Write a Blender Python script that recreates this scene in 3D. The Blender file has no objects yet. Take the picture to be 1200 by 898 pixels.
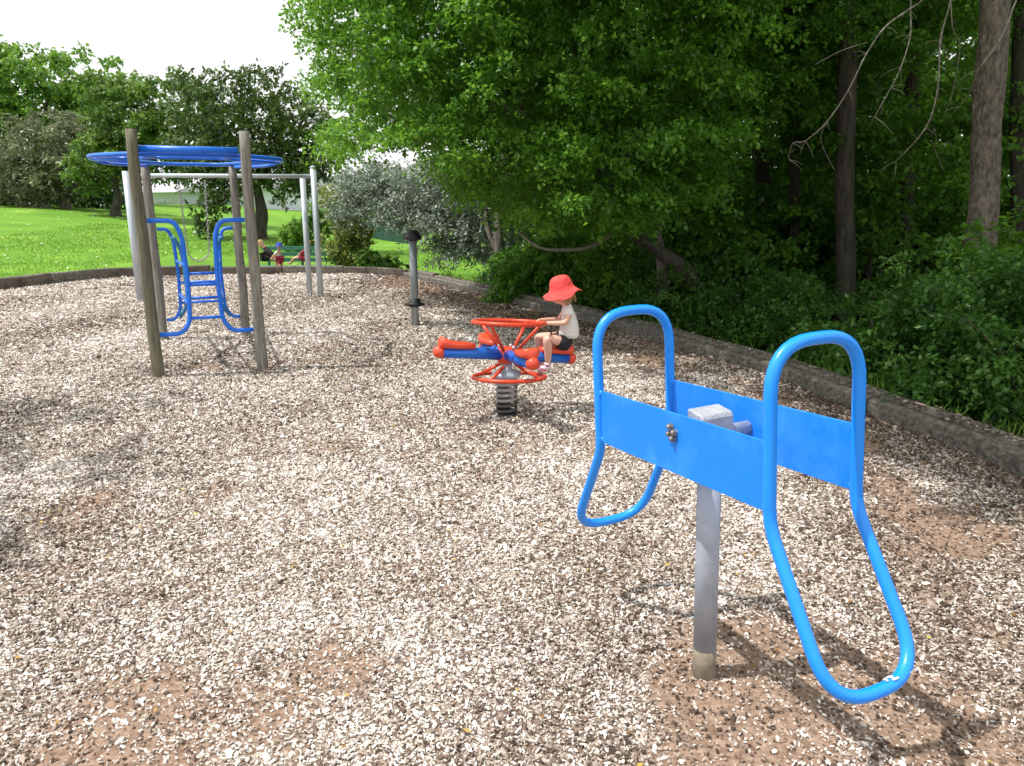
import bpy, bmesh, math, random
import numpy as np
from mathutils import Vector, Matrix
PI = math.pi
R = math.radians
rng = np.random.default_rng(7)
random.seed(7)
S = bpy.context.scene
COL = S.collection

# ------------------------------------------------------------------ camera, sky, sun, exposure
CAM_H = 1.5
PITCH = math.atan((449 - 235) / 880)
cam = bpy.data.cameras.new('camera'); co = bpy.data.objects.new('camera', cam); COL.objects.link(co)
co.location = (0, 0, CAM_H); co.rotation_euler = (PI / 2 - PITCH, 0, 0)
cam.sensor_width = 36; cam.lens = 880 / 1200 * 36; cam.clip_start = .05; cam.clip_end = 2000
S.camera = co
SUN_EL, SUN_DIR = R(63), Vector((-1, -.14, 0)).normalized()      # horizontal direction TOWARDS the sun
sd = Vector((SUN_DIR.x * math.cos(SUN_EL), SUN_DIR.y * math.cos(SUN_EL), math.sin(SUN_EL)))
W = bpy.data.worlds.new('World'); S.world = W; W.use_nodes = True
wn = W.node_tree.nodes; wl = W.node_tree.links; wn.clear()
sky = wn.new('ShaderNodeTexSky'); sky.sky_type = 'NISHITA'; sky.sun_disc = False
sky.sun_elevation = SUN_EL; sky.sun_rotation = math.atan2(SUN_DIR.x, SUN_DIR.y)
tc = wn.new('ShaderNodeTexCoord'); no = wn.new('ShaderNodeTexNoise'); mp = wn.new('ShaderNodeMapping')
mp.inputs['Scale'].default_value = (1, 1, 2.2)
no.inputs['Scale'].default_value = 2.2; no.inputs['Detail'].default_value = 7; no.inputs['Roughness'].default_value = .55
cr = wn.new('ShaderNodeValToRGB'); cr.color_ramp.elements[0].position = .20; cr.color_ramp.elements[1].position = .34
mx = wn.new('ShaderNodeMix'); mx.data_type = 'RGBA'
mx.inputs['B'].default_value = (10.8, 10.95, 11.1, 1)
bg = wn.new('ShaderNodeBackground'); bg.inputs['Strength'].default_value = .1
wo = wn.new('ShaderNodeOutputWorld')
wl.new(tc.outputs['Generated'], mp.inputs['Vector']); wl.new(mp.outputs['Vector'], no.inputs['Vector'])
wl.new(no.outputs['Fac'], cr.inputs['Fac']); wl.new(cr.outputs['Color'], mx.inputs['Factor'])
wl.new(sky.outputs['Color'], mx.inputs['A']); wl.new(mx.outputs['Result'], bg.inputs['Color'])
wl.new(bg.outputs['Background'], wo.inputs['Surface'])
sl = bpy.data.lights.new('sun', 'SUN'); so = bpy.data.objects.new('sun', sl); COL.objects.link(so)
sl.energy = 4.6; sl.angle = R(.6); sl.color = (1, .965, .91)
so.rotation_euler = (-sd).to_track_quat('-Z', 'Y').to_euler()
S.view_settings.view_transform = 'Standard'; S.view_settings.look = 'None'
S.view_settings.exposure = .14; S.view_settings.gamma = 1
S.cycles.max_bounces = 8; S.cycles.transparent_max_bounces = 8

# ------------------------------------------------------------------ helpers
cp, sp_ = math.cos(PITCH), math.sin(PITCH)
def at(u, v, y):
    """point on the ray through pixel (u, v) of the 1200x898 picture, at world distance y"""
    dx, dy = (u - 600) / 880, (449 - v) / 880
    D = (dx, cp + dy * sp_, -sp_ + dy * cp); t = y / D[1]
    return Vector((D[0] * t, y, D[2] * t + CAM_H))
def ground_at(u, v, z=0):
    dx, dy = (u - 600) / 880, (449 - v) / 880
    D = (dx, cp + dy * sp_, -sp_ + dy * cp); t = (z - CAM_H) / D[2]
    return Vector((D[0] * t, D[1] * t, z))

def origin(o):
    v = Vector((0, 0, 0))
    while o is not None: v += o.location; o = o.parent
    return v
def tag(o, label=None, cat=None, group=None, kind=None):
    if label: o['label'] = label
    if cat: o['category'] = cat
    if group: o['group'] = group
    if kind: o['kind'] = kind
    return o
def thing(name, label, cat, loc=(0, 0, 0), group=None):
    o = bpy.data.objects.new(name, None); COL.objects.link(o); o.location = loc; o.empty_display_size = .1
    return tag(o, label, cat, group)
def link(name, me, mat, parent=None, smooth=True):
    o = bpy.data.objects.new(name, me); COL.objects.link(o)
    if parent: o.parent = parent
    if mat and not me.materials: me.materials.append(mat)
    if smooth:
        me.polygons.foreach_set('use_smooth', [True] * len(me.polygons))
    return o
class MB:
    def __init__(s): s.v = []; s.f = []
    def add(s, vs, fs):
        b = len(s.v); s.v += [tuple(x) for x in vs]; s.f += [tuple(b + i for i in f) for f in fs]
    def build(s, name, mat, parent=None, smooth=False, loc=None, bevel=0, auto=None):
        og = origin(parent) if parent else Vector(loc or (0, 0, 0))
        me = bpy.data.meshes.new(name)
        me.from_pydata([(x - og.x, y - og.y, z - og.z) for x, y, z in s.v], [], s.f); me.update()
        o = link(name, me, mat, parent, smooth)
        if loc and not parent: o.location = loc
        if bevel:
            m = o.modifiers.new('bevel', 'BEVEL'); m.width = bevel; m.segments = 2; m.limit_method = 'ANGLE'
        return o
    def box(s, c, d, rot=None, taper=1):
        c = Vector(c); M = rot or Matrix.Identity(3); vs = []
        for k in (-1, 1):
            q = taper if k > 0 else 1
            for i, j in ((-1, -1), (1, -1), (1, 1), (-1, 1)):
                vs.append(c + M @ Vector((i * d[0] / 2 * q, j * d[1] / 2 * q, k * d[2] / 2)))
        s.add(vs, [(0, 3, 2, 1), (4, 5, 6, 7), (0, 1, 5, 4), (1, 2, 6, 5), (2, 3, 7, 6), (3, 0, 4, 7)]); return s
    def tube(s, pts, r, n=10, closed=False, cap=True, wob=0, seed=0):
        pts = [Vector(p) for p in pts]; m = len(pts)
        rs = r if isinstance(r, (list, tuple)) else [r] * m
        T = []
        for i in range(m):
            a = pts[(i - 1) % m] if (closed or i > 0) else pts[i]
            b = pts[(i + 1) % m] if (closed or i < m - 1) else pts[i]
            T.append((b - a).normalized())
        u = T[0].orthogonal().normalized(); vs = []
        rr = random.Random(seed)
        ph = [rr.random() * 6.28 for _ in range(4)]
        frames = []
        for i in range(m):
            if i:
                u = (u - T[i] * u.dot(T[i]))
                u = u.normalized() if u.length > 1e-6 else T[i].orthogonal().normalized()
            frames.append((u.copy(), T[i].cross(u)))
        for i in range(m):
            a, b = frames[i]
            for k in range(n):
                t = 2 * PI * k / n
                q = rs[i] * (1 + wob * (math.sin(3 * t + ph[0] + i * .5) + .7 * math.sin(2 * t + ph[1] - i * .8) + .6 * math.sin(5 * t + ph[2] + i * 1.3) + .8 * math.sin(i * 1.7 + ph[3])))
                vs.append(pts[i] + (a * math.cos(t) + b * math.sin(t)) * q)
        fs = []
        off = 0
        if closed:
            a0 = frames[0][0]; best = max(range(n), key=lambda k: (frames[-1][0] * math.cos(2 * PI * k / n) + frames[-1][1] * math.sin(2 * PI * k / n)).dot(a0)); off = best
        for i in range(m if closed else m - 1):
            j = (i + 1) % m
            o2 = off if (closed and j == 0) else 0
            for k in range(n):
                k2 = (k + 1) % n
                if closed and j == 0:
                    fs.append((i * n + (k + o2) % n, i * n + (k2 + o2) % n, k2, k))
                else:
                    fs.append((i * n + k, i * n + k2, j * n + k2, j * n + k))
        if not closed and cap:
            fs.append(tuple(reversed(range(n)))); fs.append(tuple(range((m - 1) * n, m * n)))
        s.add(vs, fs); return s
    def lathe(s, prof, c=(0, 0, 0), n=20, rot=None, sx=1, sy=1):
        c = Vector(c); M = rot or Matrix.Identity(3); vs = []
        for r, z in prof:
            for k in range(n):
                t = 2 * PI * k / n; vs.append(c + M @ Vector((r * math.cos(t) * sx, r * math.sin(t) * sy, z)))
        fs = []
        for i in range(len(prof) - 1):
            for k in range(n):
                k2 = (k + 1) % n; fs.append((i * n + k, i * n + k2, (i + 1) * n + k2, (i + 1) * n + k))
        fs.append(tuple(reversed(range(n)))); fs.append(tuple(range((len(prof) - 1) * n, len(prof) * n)))
        s.add(vs, fs); return s
    def ball(s, c, r, n=14, m=9, rot=None):
        if not isinstance(r, (tuple, list)): r = (r, r, r)
        prof = [(max(1e-4, math.sin(PI * i / m)), -math.cos(PI * i / m)) for i in range(m + 1)]
        c = Vector(c); M = rot or Matrix.Identity(3)
        t = MB(); t.lathe(prof, n=n)
        s.add([c + M @ Vector((x * r[0], y * r[1], z * r[2])) for x, y, z in t.v], t.f); return s
def rounded(pts, r, n=6, closed=False):
    """polyline with its corners rounded by radius r"""
    pts = [Vector(p) for p in pts]; m = len(pts); out = []
    for i in range(m):
        if not closed and i in (0, m - 1): out.append(pts[i]); continue
        a, b, c = pts[(i - 1) % m], pts[i], pts[(i + 1) % m]
        ra = r[i] if isinstance(r, (list, tuple)) else r
        d1, d2 = (a - b), (c - b)
        q = min(ra, d1.length * .49, d2.length * .49)
        p1, p2 = b + d1.normalized() * q, b + d2.normalized() * q
        for k in range(n + 1):
            t = k / n; out.append(p1 * (1 - t) ** 2 + b * 2 * t * (1 - t) + p2 * t * t)
    res = [out[0]]
    for p in out[1:]:
        if (p - res[-1]).length > 1e-4: res.append(p)
    return res
def smooth_path(pts, n=5):
    """Catmull-Rom through pts; each item (Vector, radius)"""
    P = [Vector((*p[0], p[1])) if len(p) == 2 else Vector(p) for p in pts]
    out = []
    for i in range(len(P) - 1):
        p0 = P[max(i - 1, 0)]; p1 = P[i]; p2 = P[i + 1]; p3 = P[min(i + 2, len(P) - 1)]
        for k in range(n):
            t = k / n
            out.append(.5 * ((2 * p1) + (p2 - p0) * t + (2 * p0 - 5 * p1 + 4 * p2 - p3) * t * t + (-p0 + 3 * p1 - 3 * p2 + p3) * t ** 3))
    out.append(P[-1])
    return [v.to_3d() for v in out], [max(.001, v.w) for v in out]

# ------------------------------------------------------------------ materials
def mat(name, base, rough=.5, metal=0, var=None, vscale=8, vdetail=4, bump=0, bscale=60, stretch=(1, 1, 1), spec=.5, lo=.35, hi=.65, coat=0):
    m = bpy.data.materials.new(name); m.use_nodes = True; nt = m.node_tree; b = nt.nodes['Principled BSDF']
    b.inputs['Base Color'].default_value = (*base, 1); b.inputs['Roughness'].default_value = rough
    b.inputs['Metallic'].default_value = metal; b.inputs['Specular IOR Level'].default_value = spec
    b.inputs['Coat Weight'].default_value = coat
    if var or bump:
        t = nt.nodes.new('ShaderNodeTexCoord'); mpn = nt.nodes.new('ShaderNodeMapping'); mpn.inputs['Scale'].default_value = stretch
        nt.links.new(t.outputs['Object'], mpn.inputs['Vector'])
    if var:
        n = nt.nodes.new('ShaderNodeTexNoise'); n.inputs['Scale'].default_value = vscale; n.inputs['Detail'].default_value = vdetail
        n.inputs['Roughness'].default_value = .65
        c = nt.nodes.new('ShaderNodeValToRGB'); c.color_ramp.elements[0].position = lo; c.color_ramp.elements[1].position = hi
        c.color_ramp.elements[0].color = (*base, 1); c.color_ramp.elements[1].color = (*var, 1)
        nt.links.new(mpn.outputs[0], n.inputs['Vector']); nt.links.new(n.outputs['Fac'], c.inputs['Fac']); nt.links.new(c.outputs['Color'], b.inputs['Base Color'])
    if bump:
        n2 = nt.nodes.new('ShaderNodeTexNoise'); n2.inputs['Scale'].default_value = bscale; n2.inputs['Detail'].default_value = 5
        bp = nt.nodes.new('ShaderNodeBump'); bp.inputs['Strength'].default_value = bump; bp.inputs['Distance'].default_value = .02
        nt.links.new(mpn.outputs[0], n2.inputs['Vector']); nt.links.new(n2.outputs['Fac'], bp.inputs['Height']); nt.links.new(bp.outputs['Normal'], b.inputs['Normal'])
    return m
def leafmat(name, stops, trans=.35, tcol=(.16, .30, .03), rough=.42, spec=.45):
    m = bpy.data.materials.new(name); m.use_nodes = True; nt = m.node_tree; N = nt.nodes; L = nt.links
    b = N['Principled BSDF']; b.inputs['Roughness'].default_value = rough; b.inputs['Specular IOR Level'].default_value = spec
    a = N.new('ShaderNodeAttribute'); a.attribute_name = 'rnd'
    c = N.new('ShaderNodeValToRGB'); e = c.color_ramp.elements
    while len(e) < len(stops): e.new(.5)
    for i, s_ in enumerate(stops): e[i].position = i / (len(stops) - 1); e[i].color = (*s_, 1)
    L.new(a.outputs['Fac'], c.inputs['Fac']); L.new(c.outputs['Color'], b.inputs['Base Color'])
    t = N.new('ShaderNodeBsdfTranslucent'); mc = N.new('ShaderNodeMix'); mc.data_type = 'RGBA'; mc.inputs['Factor'].default_value = .5
    mc.inputs['B'].default_value = (*tcol, 1); L.new(c.outputs['Color'], mc.inputs['A']); L.new(mc.outputs['Result'], t.inputs['Color'])
    ms = N.new('ShaderNodeMixShader'); ms.inputs['Fac'].default_value = trans
    L.new(b.outputs[0], ms.inputs[1]); L.new(t.outputs[0], ms.inputs[2]); L.new(ms.outputs[0], N['Material Output'].inputs['Surface'])
    return m
M = {}
M['blue'] = mat('seesaw_blue_paint', (.003, .26, .96), .36, var=(.006, .29, .96), vscale=5, bump=.03, bscale=25, coat=.2)
M['blue_worn'] = mat('worn_blue_paint', (.002, .225, .93), .48, var=(.075, .38, .94), vscale=3.2, vdetail=5, lo=.48, hi=.80, bump=.05, bscale=60)
M['blue_dark'] = mat('dark_blue_paint', (.003, .13, .76), .38, var=(.006, .18, .82), vscale=9, coat=.2)
M['blue_deep'] = mat('rocker_blue_plastic', (.004, .09, .52), .38, var=(.01, .15, .62), vscale=6)
M['teal'] = mat('faded_teal_paint', (.03, .22, .33), .5, var=(.02, .12, .4), vscale=12)
M['bare'] = mat('bare_metal_scuffs', (.62, .64, .66), .45, .3)
M['galv'] = mat('galvanised_steel', (.30, .34, .42), .48, .25, var=(.43, .47, .55), vscale=9, vdetail=8, bump=.05, bscale=120)
M['galv_light'] = mat('pale_galvanised_steel', (.46, .52, .58), .45, .2, var=(.55, .6, .66), vscale=6)
M['galv_rough'] = mat('rough_zinc_casting', (.34, .36, .41), .6, .15, var=(.48, .50, .55), vscale=22, vdetail=8, bump=.4, bscale=160)
M['pole'] = mat('spinner_pole_steel', (.26, .29, .31), .4, .35, var=(.36, .39, .4), vscale=7, stretch=(1, 1, .2))
M['rustbase'] = mat('muddy_pole_base', (.17, .14, .10), .8, var=(.25, .21, .16), vscale=30)
M['bolt'] = mat('weathered_bolt_steel', (.18, .17, .16), .45, .6, var=(.4, .38, .36), vscale=60)
M['red'] = mat('orange_red_plastic', (.66, .055, .022), .36, var=(.74, .085, .035), vscale=10)
M['redm'] = mat('orange_red_paint', (.72, .068, .022), .4, var=(.6, .05, .02), vscale=14)
M['black'] = mat('black_rubber', (.018, .018, .02), .55)
M['spring'] = mat('grey_spring_steel', (.27, .27, .27), .45, .3, var=(.36, .35, .34), vscale=40)
M['springdark'] = mat('dark_spring_steel', (.075, .072, .07), .5, .2)
M['post'] = mat('weathered_post_timber', (.15, .138, .118), .85, var=(.34, .315, .275), vscale=9, vdetail=8, stretch=(5, 5, .5), bump=.5, bscale=35)
M['postg'] = mat('mossy_post_timber', (.085, .085, .05), .85, var=(.21, .19, .135), vscale=9, vdetail=8, stretch=(5, 5, .5), bump=.5, bscale=35)
M['sleeper'] = mat('grey_sleeper_timber', (.060, .052, .043), .9, var=(.25, .23, .195), vscale=11, vdetail=10, stretch=(2, 2, 3), bump=.6, bscale=30)
M['sleeperb'] = mat('brown_sleeper_timber', (.055, .043, .034), .9, var=(.17, .145, .12), vscale=5, vdetail=10, bump=.6, bscale=30)
M['bark'] = mat('grey_tree_bark', (.06, .05, .042), .92, var=(.19, .165, .14), vscale=7, vdetail=10, stretch=(2, 2, .6), bump=1, bscale=14)
M['barkd'] = mat('dark_tree_bark', (.035, .028, .023), .92, var=(.10, .085, .07), vscale=8, vdetail=10, stretch=(2, 2, .5), bump=1, bscale=16)
M['barkb'] = mat('brown_tree_bark', (.065, .052, .043), .92, var=(.25, .205, .17), vscale=15, vdetail=10, stretch=(2, 2, .9), bump=1, bscale=18)
M['twig'] = mat('dead_twig_bark', (.13, .11, .09), .9, var=(.27, .245, .21), vscale=20)
M['bench'] = mat('green_bench_paint', (.035, .17, .12), .5, var=(.06, .24, .18), vscale=10)
M['skin'] = mat('skin', (.66, .37, .27), .55, var=(.72, .42, .32), vscale=12)
M['hat'] = mat('coral_red_cotton', (.70, .055, .05), .85, var=(.80, .085, .075), vscale=25, bump=.6, bscale=38)
M['shirt'] = mat('pale_grey_cotton', (.50, .48, .47), .9, var=(.74, .72, .70), vscale=48, lo=.30, hi=.42, bump=.7, bscale=26)
M['shorts'] = mat('black_cotton', (.014, .014, .018), .85, bump=.2, bscale=50)
M['shoe'] = mat('pink_white_sandal', (.75, .70, .72), .6, var=(.55, .10, .22), vscale=55, lo=.45, hi=.55)
M['hair'] = mat('light_brown_hair', (.30, .17, .07), .7, var=(.45, .28, .13), vscale=40)
M['eye'] = mat('eye', (.03, .02, .015), .3)
M['lip'] = mat('lips', (.55, .18, .15), .5)
M['blackcloth'] = mat('black_jacket', (.012, .012, .014), .85)
M['bluecloth'] = mat('blue_sunhat', (.04, .07, .42), .85)
M['redcloth'] = mat('dark_pink_cloth', (.40, .03, .07), .85)
M['wallw'] = mat('pale_house_wall', (.74, .76, .86), .8, var=(.66, .68, .80), vscale=3)
M['roof'] = mat('pale_house_roof', (.42, .42, .44), .7, var=(.5, .5, .52), vscale=8)
M['glass'] = mat('window_glass', (.22, .27, .33), .2, spec=.8)
M['fencet'] = mat('teal_fence_paint', (.10, .24, .24), .8, var=(.16, .30, .30), vscale=10)
M['fenceg'] = mat('dark_green_fence', (.02, .075, .055), .8, var=(.03, .10, .07), vscale=10)
M['chain'] = mat('chain_steel', (.38, .38, .38), .4, .5)

L_MAPLE = leafmat('maple_leaves', [(.022, .090, .010), (.08, .225, .022), (.22, .45, .055)], .46, (.34, .64, .05))
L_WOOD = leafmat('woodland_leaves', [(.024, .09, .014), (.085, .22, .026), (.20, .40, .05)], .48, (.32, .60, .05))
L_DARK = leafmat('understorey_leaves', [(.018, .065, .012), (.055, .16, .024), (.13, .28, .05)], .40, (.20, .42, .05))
L_OLIVE = leafmat('silver_grey_leaves', [(.12, .155, .12), (.26, .32, .25), (.48, .54, .46)], .2, (.18, .25, .14), .5)
L_MAG = leafmat('glossy_dark_leaves', [(.028, .06, .016), (.085, .15, .03), (.22, .28, .09)], .2, (.12, .2, .03), .32, .7)
L_GREY = leafmat('dull_grey_green_leaves', [(.08, .11, .055), (.21, .24, .13), (.38, .40, .26)], .2, (.16, .18, .08), .5)
L_LIGHT = leafmat('light_green_leaves', [(.04, .12, .018), (.12, .26, .035), (.24, .42, .07)], .42, (.30, .50, .06))
L_VAR = leafmat('yellow_variegated_leaves', [(.05, .10, .016), (.20, .28, .045), (.56, .56, .24)], .25, (.3, .3, .06), .4, .6)
L_MID = leafmat('olive_green_leaves', [(.035, .09, .018), (.12, .23, .04), (.27, .39, .09)], .35, (.22, .35, .05))
L_HEDGE = leafmat('hedge_leaves', [(.018, .06, .014), (.05, .13, .028), (.10, .20, .045)], .25, (.09, .2, .03))
L_WEED = leafmat('broad_bright_leaves', [(.05, .13, .02), (.12, .25, .04), (.25, .42, .10)], .35, (.25, .42, .06), .35, .7)

# ------------------------------------------------------------------ ground
EDGE = [(-15, 8.5), (-11.5, 10.6), (-8.9, 12.75), (-8.55, 13.95), (-8.07, 15.1), (-6.3, 15.85), (-4.85, 16.0), (-3.55, 16.0), (-2.75, 15.8),
        (-2.1, 15.25), (-1.47, 14.25), (-.6, 12.75), (.12, 11.15), (1.17, 9.2), (1.76, 7.9), (2.38, 6.47), (2.66, 5.25), (2.85, 4.58),
        (2.97, 3.92), (3.35, 2.2), (3.8, 0), (4.2, -3), (2, -7), (-6, -7.5), (-12, -5), (-16, 0)]
EP = np.array(EDGE)
def inside(x, y, poly=EP):
    x = np.asarray(x); y = np.asarray(y); c = np.zeros(x.shape, bool); n = len(poly)
    for i in range(n):
        x1, y1 = poly[i]; x2, y2 = poly[(i + 1) % n]
        with np.errstate(divide='ignore', invalid='ignore'):
            k = ((y1 > y) != (y2 > y)) & (x < (x2 - x1) * (y - y1) / (y2 - y1 + 1e-12) + x1)
        c ^= k
    return c
_ph = rng.uniform(0, 6.28, (24, 2)); _k = rng.normal(0, 1, (24, 2))
def nz(x, y, f=1.0, o=0):
    s = 0
    for i in range(8):
        k = _k[(i + o) % 24] * f * (1 + i * .35); s = s + np.sin(k[0] * x + k[1] * y + _ph[(i + o) % 24, 0]) / (1 + i * .25)
    return s / 3.2
def relief(x, y): return .010 * nz(x, y, 2.2) + .006 * nz(x, y, 6, 5)
def gauss(x, y, cx, cy, r): return np.exp(-((x - cx) ** 2 + (y - cy) ** 2) / (r * r))
def edge_x(y): return np.interp(y, [-3, 0, 2.2, 3.92, 4.58, 5.25, 6.47, 7.9, 9.2, 11.15, 12.75, 14.25], [4.2, 3.8, 3.35, 2.97, 2.85, 2.66, 2.38, 1.76, 1.17, .12, -.6, -1.47])
def smst(t): t = np.clip(t, 0, 1); return t * t * (3 - 2 * t)
def dirt(x, y):
    d = nz(x, y, 2.6, 9) * .5 + nz(x, y, 6.5, 3) * .38 + nz(x, y, 15, 14) * .22
    d = d - .38 + .50 * np.clip((3.1 - y) / 1.6, 0, 1)
    d = d + .50 * gauss(x, y, .95, 2.0, .45) + .4 * gauss(x, y, 1.5, 1.6, .5) + .55 * gauss(x, y, 1.9, 3.2, .5) + .45 * gauss(x, y, .2, 5, .7) + .4 * gauss(x, y, .6, 2.2, .3) + .5 * gauss(x, y, -2.1, 3.1, .6) + .45 * gauss(x, y, -1.3, 2, .5)
    d = d + .35 * gauss(x, y, -2.6, 6.6, .8) + .4 * gauss(x, y, -1.2, 9, .9) + .3 * gauss(x, y, -3, 8, .8)
    ex = edge_x(y)
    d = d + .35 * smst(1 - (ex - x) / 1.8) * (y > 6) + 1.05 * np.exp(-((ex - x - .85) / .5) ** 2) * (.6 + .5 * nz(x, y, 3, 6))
    return np.clip(d * 1.15, 0, 1)
def smst(t): t = np.clip(t, 0, 1); return t * t * (3 - 2 * t)
def terr(x, y):
    base = .12 - .50 * smst((x + 8.2) / 2.8)
    hill = 1.15 * smst((-x - 6) / 20) * smst((y - 14) / 20)
    right = .22 * smst((x - .5) / 2)
    low = smst((9 - y) / 6) * .0
    return base + hill + right + low

# chip bed sheet
xs = np.arange(-16.2, 4.6, .1); ys = np.arange(-7.6, 16.4, .1)
X, Y = np.meshgrid(xs, ys); nx_, ny_ = len(xs), len(ys)
ins = inside(X, Y)
ff = ins[:-1, :-1] | ins[1:, :-1] | ins[:-1, 1:] | ins[1:, 1:]
idx = np.arange(nx_ * ny_).reshape(ny_, nx_)
q = np.stack([idx[:-1, :-1][ff], idx[:-1, 1:][ff], idx[1:, 1:][ff], idx[1:, :-1][ff]], 1)
used, inv = np.unique(q, return_inverse=True); q = inv.reshape(q.shape)
vx = X.ravel()[used]; vy = Y.ravel()[used]; vz = relief(vx, vy)
me = bpy.data.meshes.new('bark_ground'); me.from_pydata(np.stack([vx, vy, vz], 1).tolist(), [], q.tolist())
a = me.attributes.new('dirt', 'FLOAT', 'POINT'); a.data.foreach_set('value', dirt(vx, vy).astype(np.float32))
def ground_mat():
    m = bpy.data.materials.new('chip_bed'); m.use_nodes = True; nt = m.node_tree; N = nt.nodes; L = nt.links; b = N['Principled BSDF']
    b.inputs['Roughness'].default_value = .95; b.inputs['Specular IOR Level'].default_value = .15
    t = N.new('ShaderNodeTexCoord'); v = N.new('ShaderNodeTexVoronoi'); v.inputs['Scale'].default_value = 75
    L.new(t.outputs['Object'], v.inputs['Vector'])
    sx = N.new('ShaderNodeSeparateColor'); L.new(v.outputs['Color'], sx.inputs[0])
    c = N.new('ShaderNodeValToRGB'); e = c.color_ramp.elements
    e[0].position = 0; e[0].color = (.085, .058, .042, 1); e[1].position = 1; e[1].color = (.50, .43, .36, 1)
    k = e.new(.45); k.color = (.19, .135, .10, 1); k = e.new(.7); k.color = (.30, .24, .19, 1)
    L.new(sx.outputs[0], c.inputs['Fac'])
    n = N.new('ShaderNodeTexNoise'); n.inputs['Scale'].default_value = 45; n.inputs['Detail'].default_value = 8; L.new(t.outputs['Object'], n.inputs['Vector'])
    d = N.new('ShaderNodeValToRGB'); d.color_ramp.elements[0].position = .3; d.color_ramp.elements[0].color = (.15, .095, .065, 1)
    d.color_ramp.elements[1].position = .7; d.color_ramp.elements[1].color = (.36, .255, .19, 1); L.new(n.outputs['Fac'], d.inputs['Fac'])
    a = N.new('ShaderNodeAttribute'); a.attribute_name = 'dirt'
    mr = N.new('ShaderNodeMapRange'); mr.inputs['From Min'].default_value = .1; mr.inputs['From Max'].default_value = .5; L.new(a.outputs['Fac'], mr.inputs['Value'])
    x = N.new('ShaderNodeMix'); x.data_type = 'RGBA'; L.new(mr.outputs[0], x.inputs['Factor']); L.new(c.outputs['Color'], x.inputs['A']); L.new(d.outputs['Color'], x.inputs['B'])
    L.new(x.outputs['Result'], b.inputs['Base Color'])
    bp = N.new('ShaderNodeBump'); bp.inputs['Strength'].default_value = .6; bp.inputs['Distance'].default_value = .01; L.new(n.outputs['Fac'], bp.inputs['Height']); L.new(bp.outputs[0], b.inputs['Normal'])
    return m
tag(link('bark_ground', me, ground_mat()), kind='structure')

# loose chips: one scatter, a few hundred thousand flakes
def chip_points():
    P = []
    for (y0, y1, dens, x0, x1) in ((1.2, 2.6, 20000, -3.2, 2.8), (2.6, 4.2, 12500, -4.6, 3.3), (4.2, 6.5, 6800, -6.2, 2.9), (6.5, 10, 3300, -7.5, 2.6), (10, 16, 1200, -12, 1.2)):
        n = int((y1 - y0) * (x1 - x0) * dens); x = rng.uniform(x0, x1, n); y = rng.uniform(y0, y1, n)
        d = dirt(x, y); k = inside(x, y) & (rng.random(n) > .72 * np.clip(d * 1.5 + .18 * nz(x, y, 34, 2) - .03, 0, 1))
        P.append(np.stack([x[k], y[k]], 1))
    P = np.concatenate(P); n = len(P)
    z = relief(P[:, 0], P[:, 1]) + rng.uniform(-.002, .007, n)
    sc = (.0056 * (1 + .15 * np.clip(P[:, 1] - 2, 0, 20)))[:, None] * np.exp(rng.normal(0, .34, (n, 1))) * np.where(rng.random((n, 1)) < .03, 1.6, 1.0)
    s = np.concatenate([sc, sc * rng.uniform(.25, .65, (n, 1)), sc * rng.uniform(.25, .6, (n, 1))], 1)
    r = np.stack([rng.normal(0, .5, n), rng.normal(0, .5, n), rng.uniform(0, 6.28, n)], 1)
    co_ = np.concatenate([P, z[:, None]], 1)
    # chips kicked up onto the timber edging on the right
    m = 800; t = rng.uniform(10.2, 18.6, m); i = t.astype(int); f = (t - i)[:, None]
    e = EP[i] * (1 - f) + EP[i + 1] * f; nrm = EP[i + 1] - EP[i]; nrm /= np.linalg.norm(nrm, axis=1)[:, None]
    e = e + np.stack([-nrm[:, 1], nrm[:, 0]], 1) * (rng.normal(.02, .045, m)[:, None])
    c2 = np.concatenate([e, np.full((m, 1), .150)], 1)
    s2 = np.full((m, 3), .011) * np.array([1, .55, .3]) * np.exp(rng.normal(0, .3, (m, 1)))
    return np.concatenate([co_, c2]), np.concatenate([s, s2]), np.concatenate([r, np.stack([rng.normal(0, .2, m), rng.normal(0, .2, m), rng.uniform(0, 6, m)], 1)])
def chip_mat():
    m = bpy.data.materials.new('bleached_wood_chip'); m.use_nodes = True; nt = m.node_tree; N = nt.nodes; L = nt.links; b = N['Principled BSDF']
    b.inputs['Roughness'].default_value = .8; b.inputs['Specular IOR Level'].default_value = .25
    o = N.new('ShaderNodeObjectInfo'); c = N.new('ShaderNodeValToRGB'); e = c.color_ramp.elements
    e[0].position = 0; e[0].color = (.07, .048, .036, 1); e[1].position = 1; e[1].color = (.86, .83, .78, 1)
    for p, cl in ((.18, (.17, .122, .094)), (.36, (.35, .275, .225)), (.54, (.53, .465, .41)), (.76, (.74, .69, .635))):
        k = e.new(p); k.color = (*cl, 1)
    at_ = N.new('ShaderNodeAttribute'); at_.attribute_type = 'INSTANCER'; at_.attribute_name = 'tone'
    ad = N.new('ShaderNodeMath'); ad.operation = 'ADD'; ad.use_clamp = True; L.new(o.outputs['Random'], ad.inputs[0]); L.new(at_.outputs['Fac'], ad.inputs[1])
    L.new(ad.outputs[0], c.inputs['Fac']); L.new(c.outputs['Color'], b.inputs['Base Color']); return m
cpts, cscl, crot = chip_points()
me = bpy.data.meshes.new('wood_chips'); me.vertices.add(len(cpts)); me.vertices.foreach_set('co', cpts.astype(np.float32).ravel())
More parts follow.
